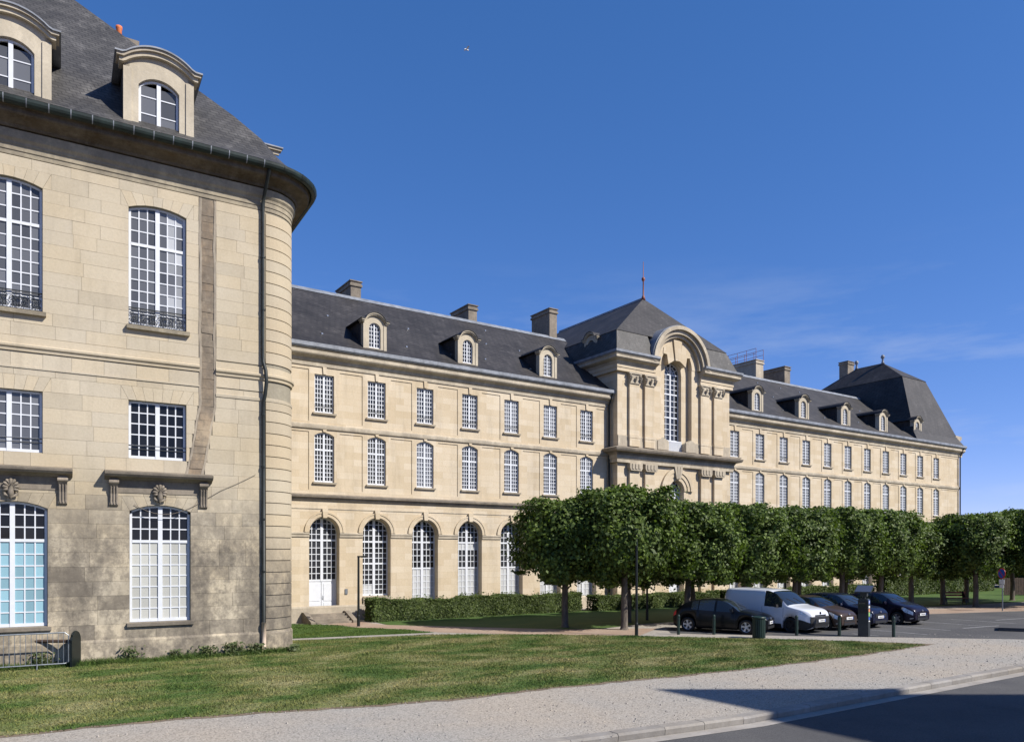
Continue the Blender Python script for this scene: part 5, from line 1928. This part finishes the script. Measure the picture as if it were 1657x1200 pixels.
# ------------------------------------------------------------------ litter bin
Bn = empty('litter_bin', (25.46, 19.97, 0))
tag(Bn, 'dark green slatted litter bin in front of the black hatchback', 'litter bin')
MB().lathe([(0.21, 0.02), (0.21, 0.80)], (0, 0, 0), 20).build('liner', 'black_paint', Bn)
sl = MB().prism([(-0.030, 0.03), (0.030, 0.03), (0.033, 0.80), (-0.033, 0.80)], -0.255, -0.225, 'y').mesh('slat', 'green_paint')
for k in range(20):
    place('slat', sl, Bn, (0, 0, 0), 2 * math.pi * k / 20)
MB().lathe([(0.215, 0.80), (0.27, 0.80), (0.28, 0.83), (0.27, 0.87), (0.23, 0.88), (0.20, 0.84)], (0, 0, 0), 24).build('rim', 'green_paint', Bn, smooth=True)

# ------------------------------------------------------------------ parking meter
Pm = empty('parking_meter', (29.64, 17.99, 0), R(-33.9 - 38))
tag(Pm, 'dark grey parking meter with tilted solar panel and stickers on its side', 'parking meter')
mb = MB()
mb.prism([(-0.20, 0.0), (0.20, 0.0), (0.20, 1.50), (0.16, 1.56), (-0.16, 1.56), (-0.20, 1.50)], -0.16, 0.16, 'y')
mb.build('cabinet', 'meter_grey', Pm)
mb = MB()
mb.box(-0.19, 0.19, -0.185, -0.158, 0.95, 1.46)
mb.box(-0.10, 0.02, -0.20, -0.184, 1.05, 1.15)
mb.box(0.05, 0.14, -0.20, -0.184, 0.99, 1.10)
mb.build('front_panel', 'plastic_black', Pm)
MB().box(-0.15, 0.10, -0.196, -0.184, 1.22, 1.40).build('screen', 'glass_car', Pm)
MB().tube([(0, 0, 1.55), (0, 0, 1.80)], 0.07, 10).build('mast', 'meter_grey', Pm)
mb = MB()
mb.box(-0.13, 0.13, -0.12, 0.12, 1.66, 1.82)
mb.prism([(-0.28, 1.80), (0.28, 2.06), (0.28, 2.10), (-0.28, 1.84)], -0.32, 0.32, 'x')
mb.build('panel_frame', 'meter_grey', Pm)
MB().prism([(-0.26, 1.856), (0.26, 2.097), (0.26, 2.101), (-0.26, 1.860)], -0.30, 0.30, 'x').build('solar_panel', 'solar', Pm)
for z0, z1, mat in ((1.34, 1.50, 'sign_blue'), (1.18, 1.27, 'plate_white'), (1.02, 1.14, 'sticker_orange'), (0.84, 1.0, 'sticker_green'), (0.70, 0.80, 'sign_blue'), (0.62, 0.66, 'plate_white')):
    MB().box(0.200, 0.204, -0.10, 0.10, z0, z1).build('sticker', mat, Pm)
mb = MB()
mb.box(0.204, 0.207, -0.055, -0.025, 1.365, 1.475)
mb.box(0.204, 0.207, -0.025, 0.04, 1.455, 1.475)
mb.box(0.204, 0.207, -0.025, 0.04, 1.405, 1.425)
mb.box(0.204, 0.207, 0.02, 0.045, 1.415, 1.465)
mb.build('letter_p', 'plate_white', Pm)

# ------------------------------------------------------------------ no parking sign
Sg = empty('road_sign', (49.72, 21.39, 0), R(-120))
tag(Sg, 'round blue no parking sign with red rim above white plates', 'road sign')
MB().lathe([(0.035, 0), (0.035, 2.55)], (0, 0, 0), 10).build('pole', 'galvanised', Sg)
cyl = lambda r, a, b: MB().prism([(r * math.cos(2 * math.pi * k / 28), 2.24 + r * math.sin(2 * math.pi * k / 28)) for k in range(28)], a, b, 'y')
cyl(0.32, -0.055, -0.04).build('sign_rim', 'sign_red', Sg)
cyl(0.27, -0.062, -0.056).build('sign_face', 'sign_blue', Sg)
MB().prism([(-0.22, 2.43), (-0.18, 2.47), (0.22, 2.05), (0.18, 2.01)], -0.068, -0.063, 'y').build('sign_bar', 'sign_red', Sg)
MB().box(-0.22, 0.22, -0.055, -0.04, 1.60, 1.88).build('plate', 'plate_white', Sg)
MB().box(-0.18, 0.18, -0.055, -0.04, 1.38, 1.56).build('plate', 'plate_white', Sg)

# ------------------------------------------------------------------ bench and fence far right
Bk = empty('park_bench', (53.6, 26.0, 0), R(-34))
tag(Bk, 'small dark red bench under the shaded lindens', 'bench')
for q in range(3):
    MB().box(-0.85, 0.85, -0.22 + 0.15 * q, -0.09 + 0.15 * q, 0.42, 0.46).build('seat_slat', 'bench_red', Bk)
for q in range(2):
    MB().box(-0.85, 0.85, 0.25, 0.29, 0.55 + 0.17 * q, 0.68 + 0.17 * q).build('back_slat', 'bench_red', Bk)
for xx in (-0.65, 0.65):
    mb = MB()
    mb.prism([(-0.22, 0.0), (-0.16, 0.0), (-0.12, 0.42), (0.22, 0.42), (0.30, 0.9), (0.25, 0.9), (0.18, 0.40), (0.20, 0.0), (0.26, 0.0), (0.24, 0.36), (-0.16, 0.36)], xx - 0.03, xx + 0.03, 'x')
    mb.build('leg', 'wrought_iron', Bk)
Fc = empty('wooden_fence', (71.0, 27.6, 0), R(-34))
tag(Fc, 'brown wooden plank fence beyond the trees at the right edge', 'fence')
pk = MB().box(-0.09, 0.09, -0.012, 0.012, 0.05, 1.45).mesh('plank', 'fence_wood')
for k in range(40):
    place('plank', pk, Fc, (-3 + 0.2 * k, 0, random.uniform(-0.02, 0.02)))
MB().box(-3.1, 4.9, 0.012, 0.06, 0.3, 0.4).build('rail', 'fence_wood', Fc)
MB().box(-3.1, 4.9, 0.012, 0.06, 1.1, 1.2).build('rail', 'fence_wood', Fc)

# ------------------------------------------------------------------ cars
def smooth_interp(pts, xq):
    xs = np.array([p[0] for p in pts])
    ys = np.array([p[1] for p in pts])
    m = np.zeros(len(xs))
    d = np.diff(ys) / np.diff(xs)
    m[1:-1] = np.where(d[:-1] * d[1:] > 0, 2 * d[:-1] * d[1:] / (d[:-1] + d[1:] + 1e-12), 0)
    m[0], m[-1] = d[0], d[-1]
    i = np.clip(np.searchsorted(xs, xq, side='right') - 1, 0, len(xs) - 2)
    h = xs[i + 1] - xs[i]
    t = (xq - xs[i]) / h
    return (2 * t**3 - 3 * t**2 + 1) * ys[i] + (t**3 - 2 * t**2 + t) * h * m[i] + (-2 * t**3 + 3 * t**2) * ys[i + 1] + (t**3 - t**2) * h * m[i + 1]


def car(name, label, cat, loc, heading, p):
    """local x: 0 at nose, +L at tail; y: left/right; wheels on z=0"""
    root = empty(name, (loc[0], loc[1], 0), heading)
    tag(root, label, cat, 'cars parked in the bays')
    L, W, H = p['L'], p['W'] / 2, p['H']
    rw = p['rw']
    xf, xr = p['xf'], p['xf'] + p['wb']
    st = sorted(set(list(np.round(np.linspace(0, L, 86), 3)) + [0.012, 0.03, 0.06, L - 0.06, L - 0.03, L - 0.012]))
    zmax = max(z for x, z in p['top'])

    def wid(x):
        f = max(0.0, 1 - x / 0.62)
        r_ = max(0.0, 1 - (L - x) / 0.45)
        return W * (1 - 0.26 * f**2.4 - 0.14 * r_**2.2)

    def section(x):
        top = float(smooth_interp(p['top'], x))
        belt = min(float(smooth_interp(p['belt'], x)), top - 0.045)
        low = 0.17 + 0.10 * max(0, 1 - x / 0.25) ** 2 + 0.12 * max(0, 1 - (L - x) / 0.3) ** 2
        for xw in (xf, xr):
            q = (rw + 0.055) ** 2 - (x - xw) ** 2
            if q > 0:
                low = max(low, rw + math.sqrt(q))
        w = wid(x)
        g = min(1.0, max(0.0, (top - belt) / (zmax - p['bz'])))
        we = w * (0.93 - p['tumble'] * g)
        belt = max(belt, low + 0.05)
        lo2 = min(low + 0.12, belt - 0.03)
        mid = max(min(0.56 * belt + 0.05, belt - 0.02), lo2 + 0.01)
        return [(w * 0.70, low), (w * 0.955, low + 0.004), (w * 0.985, lo2), (w, mid), (w * 0.965, belt),
                (we + (w * 0.965 - we) * 0.45 + 0.012, belt + (top - belt) * 0.55), (we, top - 0.035), (we * 0.86, top - 0.006), (we * 0.5, top + 0.012), (0, top + 0.018)]

    NS = 10
    rows = []
    for x in st:
        s_ = section(x)
        rows.append([(x, -y, z) for y, z in s_] + [(x, y, z) for y, z in reversed(s_[:-1])])
    nr = len(rows[0])
    groups = {'body': [], 'windscreen': [], 'side_window': [], 'rear_window': []}
    wsx0, wsx1, rwx0, rwx1 = p['ws'][0], p['ws'][1], p['rwin'][0], p['rwin'][1]
    sides = []
    for i in range(len(st) - 1):
        xm = (st[i] + st[i + 1]) / 2
        for k in range(nr - 1):
            kk = k if k < NS - 1 else nr - 2 - k
            grp = 'body'
            if 6 <= kk and wsx0 < xm < wsx1:
                grp = 'windscreen'
            elif 6 <= kk and rwx0 < xm < rwx1:
                grp = 'rear_window'
            elif kk in (4, 5):
                tz = section(xm)
                hgt = tz[6][1] - tz[4][1]
                for wi, (a, b_) in enumerate(p['side']):
                    if a < xm < b_ and hgt > 0.09:
                        grp = ('side_window', wi, k < NS - 1)
            groups.setdefault(grp, []).append((i, k))
    V = [q for r in rows for q in r]

    def emit(nm, lst, mat, smooth=True, off=0.0, parent=root):
        if not lst:
            return None
        used, vs, fs = {}, [], []
        for i, k in lst:
            f = []
            for (a, b_) in ((i, k), (i, k + 1), (i + 1, k + 1), (i + 1, k)):
                key = a * nr + b_
                if key not in used:
                    used[key] = len(vs)
                    vs.append(V[key])
                f.append(used[key])
            fs.append(tuple(f))
        mb = MB()
        mb.add(vs, fs)
        return mb.build(nm, mat, parent, (0, 0, 0), 0, smooth)

    body = emit('body', groups['body'], p['paint'])
    # close nose and tail
    cap = MB()
    cap.add(rows[0], [tuple(range(nr))])
    cap.add(rows[-1], [tuple(reversed(range(nr)))])
    cap.build('fascia', p['paint'], root)
    for g, lst in groups.items():
        if g == 'body':
            continue
        emit(g if isinstance(g, str) else 'side_window', lst, 'glass_car')

    def spt(x, t, side, off):
        """point on the skin; t runs over section indices"""
        s_ = section(x)
        i = min(int(t), len(s_) - 2)
        f = t - i
        y = s_[i][0] * (1 - f) + s_[i + 1][0] * f
        z = s_[i][1] * (1 - f) + s_[i + 1][1] * f
        return Vector((x - off * 0.6, side * (y + off), z + off * 0.4))

    def patch(nm, x0, x1, t0, t1, side, mat, off=0.008, n=10, m_=5, skew=0.0):
        rr = []
        for a in range(n + 1):
            ring = []
            for b_ in range(m_ + 1):
                f = b_ / m_
                xx = x0 + (x1 - x0) * a / n + skew * f
                ring.append(spt(max(0.0, xx), t0 + (t1 - t0) * f * (1 - 0.0 * a), side, off))
            rr.append(ring)
        MB().loft(rr, False).build(nm, mat, root, (0, 0, 0), 0, True)

    for side in (-1, 1):
        h0, h1, ht0, ht1 = p['lamp']
        patch('headlight', h0, h1, ht0, ht1, side, 'lamp_clear', 0.010, skew=p.get('lskew', 0.0))
        patch('fog_lamp', 0.05, 0.20, 1.9, 2.4, side, p.get('foglamp', 'plastic_black'), 0.010)
        patch('tail_light', L - 0.16, L - 0.02, 3.5, 4.0, side, 'sign_red', 0.006)
        if p.get('cladding'):
            patch('bumper_cladding', 0.0, xf - rw - 0.08, 1.0, 3.0, side, 'plastic_black', 0.012)
            patch('sill_cladding', xf + rw + 0.08, xr - rw - 0.08, 1.0, 2.2, side, 'plastic_black', 0.010)
        # mirror
        mx, mz = p['mirror']
        yb = W * 0.97
        mb = MB()
        mb.tube([(mx, side * (yb - 0.06), mz - 0.04), (mx, side * (yb + 0.06), mz)], 0.02, 6)
        mb.loft([[(mx - 0.07 + 0.10 * q, side * (yb + 0.04), mz - 0.05), (mx - 0.07 + 0.10 * q, side * (yb + 0.20), mz - 0.04), (mx - 0.05 + 0.10 * q, side * (yb + 0.19), mz + 0.09), (mx - 0.05 + 0.10 * q, side * (yb + 0.04), mz + 0.08)] for q in (0, 1)], True, True)
        mb.build('mirror', 'plastic_black' if p.get('cladding') else p['paint'], root)
        # door handles
        for hxp in p['handles']:
            patch('door_handle', hxp, hxp + 0.2, 3.62, 3.74, side, p['paint'], 0.022, 4, 1)
        for hxp in p.get('seams', []):
            patch('door_seam', hxp, hxp + 0.012, 2.0, 4.0, side, 'plastic_black', 0.003, 1, 6)
        # wheels
        for xw in (xf, xr):
            wo = empty('wheel', (xw, side * (W - 0.11), rw), 0, root)
            tw = 0.10
            prof = [(rw * 0.66, -tw), (rw * 0.93, -tw), (rw, -tw * 0.7), (rw, tw * 0.7), (rw * 0.93, tw), (rw * 0.66, tw)]
            mb = MB()
            rings = []
            for k in range(28):
                a = 2 * math.pi * k / 28
                rings.append([(r_ * math.cos(a), y_, r_ * math.sin(a)) for r_, y_ in prof])
            rings.append(rings[0])
            mb.loft(rings, True)
            mb.build('tyre', 'rubber', wo, (0, 0, 0), 0, True)
            mb = MB()
            yo = side * tw * 0.75
            for k in range(p.get('spokes', 5) * (2 if p.get('twin') else 1)):
                ns_ = p.get('spokes', 5)
                a = 2 * math.pi * (k % ns_) / ns_ + (0.22 if k >= ns_ else 0)
                d = Vector((math.cos(a), 0, math.sin(a)))
                t = Vector((-math.sin(a), 0, math.cos(a)))
                wv = 0.045 if not p.get('twin') else 0.025
                pts = [d * 0.03 + t * wv, d * rw * 0.66 + t * wv * 0.8, d * rw * 0.66 - t * wv * 0.8, d * 0.03 - t * wv]
                mb.add([(q.x, yo, q.z) for q in pts] + [(q.x, yo - side * 0.03, q.z) for q in pts], [(0, 1, 2, 3), (4, 7, 6, 5), (0, 4, 5, 1), (2, 6, 7, 3)])
            for r0, r1 in ((rw * 0.62, rw * 0.68), (0.0, 0.06)):
                rings = []
                for k in range(25):
                    a = 2 * math.pi * k / 24
                    rings.append([(r0 * math.cos(a), yo, r0 * math.sin(a)), (r1 * math.cos(a), yo + side * 0.004, r1 * math.sin(a)), (r1 * math.cos(a), yo - side * 0.05, r1 * math.sin(a))])
                mb.loft(rings, False)
            mb.build('rim', p.get('rim', 'alloy'), wo)
            MB().prism([(rw * 0.64 * math.cos(2 * math.pi * k / 20), rw * 0.64 * math.sin(2 * math.pi * k / 20)) for k in range(20)], side * 0.02, side * 0.03, 'y').build('brake_disc', 'plastic_black', wo)
    # dark underbody fills the arches
    MB().box(0.35, L - 0.35, -W * 0.74, W * 0.74, 0.20, 0.62).build('underbody', 'rubber', root)
    # nose details
    zg0, zg1 = p['grille']
    gw = p.get('gw', 0.48)
    MB().box(-0.014, 0.02, -gw, gw, zg0, zg1).build('grille', 'plastic_black', root)
    MB().box(-0.018, 0.02, -gw * 1.05, gw * 1.05, 0.25, 0.36).build('lower_grille', 'plastic_black', root)
    if p.get('cladding'):
        fb = MB()
        fb.loft([[(-0.010 + (0.05 if abs(yy) > W * 0.7 else 0), yy, 0.27), (-0.045 + (0.05 if abs(yy) > W * 0.7 else 0), yy, 0.45), (-0.030 + (0.05 if abs(yy) > W * 0.7 else 0), yy, 0.72), (0.06, yy, 0.73), (0.06, yy, 0.26)] for yy in (-W * 0.78, -W * 0.66, W * 0.66, W * 0.78)], True, True)
        fb.build('front_bumper', 'plastic_black', root)
    zp = p['plate']
    if p.get('cladding'):
        zp_x = -0.05
    else:
        zp_x = 0.0
    po = MB().box(-0.030, -0.012, -0.26, 0.26, zp - 0.055, zp + 0.055).build('number_plate', 'plate_white', root, (zp_x, 0, 0))
    MB().box(-0.0325, -0.0302, -0.26, -0.225, zp - 0.055, zp + 0.055).build('plate_band', 'sign_blue', po)
    mb = MB()
    for k, (a, b_) in enumerate(((-0.19, -0.15), (-0.13, -0.09), (-0.05, -0.01), (0.01, 0.05), (0.07, 0.11), (0.15, 0.19))):
        mb.box(-0.0325, -0.0302, a, b_, zp - 0.03, zp + 0.03)
    mb.build('plate_marks', 'plate_ink', po)
    ez = p['emblem']
    MB().prism([(0.0, ez + 0.055), (0.045, ez), (0.0, ez - 0.055), (-0.045, ez)], -0.020 + p.get('ex', 0.0), 0.03 + p.get('ex', 0.0), 'x').build('emblem', p.get('emb_mat', 'alloy'), root)
    for k in (-1, 1):
        MB().tube([(wsx0 + 0.04, k * 0.28 - 0.2, float(smooth_interp(p['top'], wsx0 + 0.04)) + 0.03), (wsx0 + 0.30, k * 0.28 + 0.22, float(smooth_interp(p['top'], wsx0 + 0.30)) + 0.03)], 0.009, 5).build('wiper', 'plastic_black', root)
    return root


hatch_black = dict(L=4.06, W=1.75, H=1.43, wb=2.54, xf=0.82, rw=0.315, bz=0.93, tumble=0.27, paint='car_black',
                   top=[(0, 0.66), (0.08, 0.74), (0.35, 0.84), (0.75, 0.93), (1.10, 0.99), (1.45, 1.21), (1.78, 1.375), (2.2, 1.43), (2.8, 1.41), (3.3, 1.33), (3.62, 1.22), (3.88, 0.98), (4.02, 0.86), (4.06, 0.80)],
                   belt=[(0, 0.6), (0.5, 0.80), (1.1, 0.90), (2.5, 0.95), (3.4, 1.0), (4.06, 0.9)],
                   ws=(1.12, 1.84), rwin=(3.36, 3.82), side=[(1.42, 2.12), (2.2, 2.86), (2.92, 3.22)], lamp=(0.10, 0.58, 3.45, 3.95), grille=(0.42, 0.60), gw=0.5, plate=0.50, emblem=0.66, mirror=(1.42, 0.98), handles=[1.95, 2.62], seams=[1.30, 2.16, 2.98], spokes=5, twin=True)
van_white = dict(L=4.40, W=1.85, H=1.82, wb=2.79, xf=0.90, rw=0.325, bz=1.12, tumble=0.13, paint='car_white',
                 top=[(0, 0.78), (0.06, 0.92), (0.28, 1.02), (0.70, 1.10), (1.00, 1.17), (1.35, 1.45), (1.72, 1.72), (2.1, 1.81), (2.8, 1.83), (3.8, 1.83), (4.25, 1.80), (4.36, 1.66), (4.40, 1.0)],
                 belt=[(0, 0.7), (0.4, 0.95), (0.9, 1.04), (1.6, 1.08), (4.4, 1.12)],
                 ws=(1.02, 1.80), rwin=(9, 9), side=[(1.28, 2.18)], lamp=(0.04, 0.44, 3.62, 3.98), grille=(0.74, 0.80), gw=0.42, plate=0.55, emblem=0.87, mirror=(1.50, 1.12), handles=[2.02, 2.5], seams=[1.22, 2.28, 3.3], cladding=True, rim='plastic_black', emb_mat='plastic_black')
compact_brown = dict(L=3.60, W=1.66, H=1.47, wb=2.37, xf=0.68, rw=0.29, bz=0.93, tumble=0.25, paint='car_brown',
                     top=[(0, 0.66), (0.07, 0.76), (0.3, 0.88), (0.65, 0.97), (0.9, 1.03), (1.3, 1.28), (1.6, 1.42), (2.0, 1.47), (2.7, 1.45), (3.2, 1.36), (3.45, 1.05), (3.6, 0.85)],
                     belt=[(0, 0.6), (0.5, 0.83), (0.9, 0.91), (2.5, 0.96), (3.6, 0.95)],
                     ws=(0.92, 1.64), rwin=(3.22, 3.5), side=[(1.25, 2.1), (2.18, 3.0)], lamp=(0.08, 0.50, 3.35, 4.0), grille=(0.40, 0.50), gw=0.42, plate=0.55, emblem=0.72, mirror=(1.22, 0.98), handles=[1.95], seams=[1.1, 2.14], foglamp='lamp_clear')
hatch_blue = dict(L=4.02, W=1.75, H=1.52, wb=2.59, xf=0.78, rw=0.31, bz=0.98, tumble=0.24, paint='car_blue',
                  top=[(0, 0.70), (0.07, 0.82), (0.35, 0.93), (0.8, 1.0), (1.08, 1.06), (1.45, 1.31), (1.78, 1.47), (2.2, 1.52), (3.0, 1.50), (3.5, 1.42), (3.8, 1.08), (4.02, 0.85)],
                  belt=[(0, 0.64), (0.5, 0.88), (1.1, 0.95), (2.5, 1.0), (4.02, 1.0)],
                  ws=(1.10, 1.82), rwin=(3.52, 3.82), side=[(1.42, 2.14), (2.22, 2.9), (2.98, 3.3)], lamp=(0.06, 0.46, 3.4, 4.0), grille=(0.50, 0.66), gw=0.46, plate=0.52, emblem=0.76, mirror=(1.40, 1.04), handles=[1.98, 2.7], seams=[1.3, 2.18])
hatch_plum = dict(L=3.95, W=1.73, H=1.50, wb=2.46, xf=0.80, rw=0.31, bz=0.97, tumble=0.25, paint='car_plum',
                  top=[(0, 0.66), (0.07, 0.77), (0.3, 0.89), (0.75, 1.0), (0.95, 1.05), (1.35, 1.29), (1.75, 1.46), (2.15, 1.50), (2.8, 1.47), (3.4, 1.36), (3.75, 1.08), (3.95, 0.84)],
                  belt=[(0, 0.6), (0.5, 0.86), (1.0, 0.94), (2.5, 1.0), (3.95, 1.0)],
                  ws=(0.98, 1.78), rwin=(3.44, 3.76), side=[(1.35, 2.1), (2.18, 2.95)], lamp=(0.08, 0.56, 3.35, 4.0), grille=(0.40, 0.50), gw=0.45, plate=0.52, emblem=0.70, mirror=(1.34, 1.02), handles=[1.95, 2.6], seams=[1.22, 2.14], foglamp='lamp_clear')


def park(name, label, cat, wheel, heading_deg, p):
    """wheel: ground point of the camera side front wheel; heading: direction of the nose"""
    th = R(heading_deg)
    f = Vector((math.cos(th), math.sin(th)))
    left = Vector((-f.y, f.x))
    # the right hand wheel sits at -left from the axis
    axis = Vector(wheel) + left * (p['W'] / 2 - 0.11)
    nose = axis + f * p['xf']
    car(name, label, cat, (nose.x, nose.y), th + math.pi, p)


park('parked_car', 'black five-door hatchback behind the litter bin, nearest of the parked cars', 'car', (26.2, 21.18), -66, hatch_black)
park('delivery_van', 'white delivery van with black bumper beside the black hatchback', 'van', (28.42, 20.61), -86, van_white)
park('parked_car', 'small brown car parked between the white van and the parking meter', 'car', (30.65, 20.4), -88, compact_brown)
park('parked_car', 'dark blue car half hidden behind the parking meter', 'car', (32.75, 20.3), -88, hatch_blue)
park('parked_car', 'dark plum hatchback at the right end of the parked row', 'car', (35.95, 20.1), -90, hatch_plum)

# ------------------------------------------------------------------ gull high over the roofs
Gd = empty('bird', (44.6, 39.0 * 1.0, 0))
d_ = 60.0
u_ = (755 - 828.5) / 1231
Gd.location = (FX * d_ + FY * u_ * d_, FY * d_ - FX * u_ * d_, EYE + (896 - 81) / 1231 * d_)
tag(Gd, 'small pale bird flying high in the empty blue sky', 'bird')
mb = MB()
mb.tube([(-0.20, 0, 0), (-0.12, 0, 0.02), (0.02, 0, 0.02), (0.15, 0, 0.03), (0.22, 0, 0.03)], [0.01, 0.045, 0.06, 0.04, 0.008], 8)
for s in (-1, 1):
    mb.add([(0.08, s * 0.03, 0.04), (0.10, s * 0.22, 0.16), (0.0, s * 0.42, 0.12), (-0.04, s * 0.22, 0.13), (-0.06, s * 0.03, 0.03)], [(0, 1, 3, 4), (1, 2, 3)])
mb.build('body', 'bird_white', Gd, smooth=True)
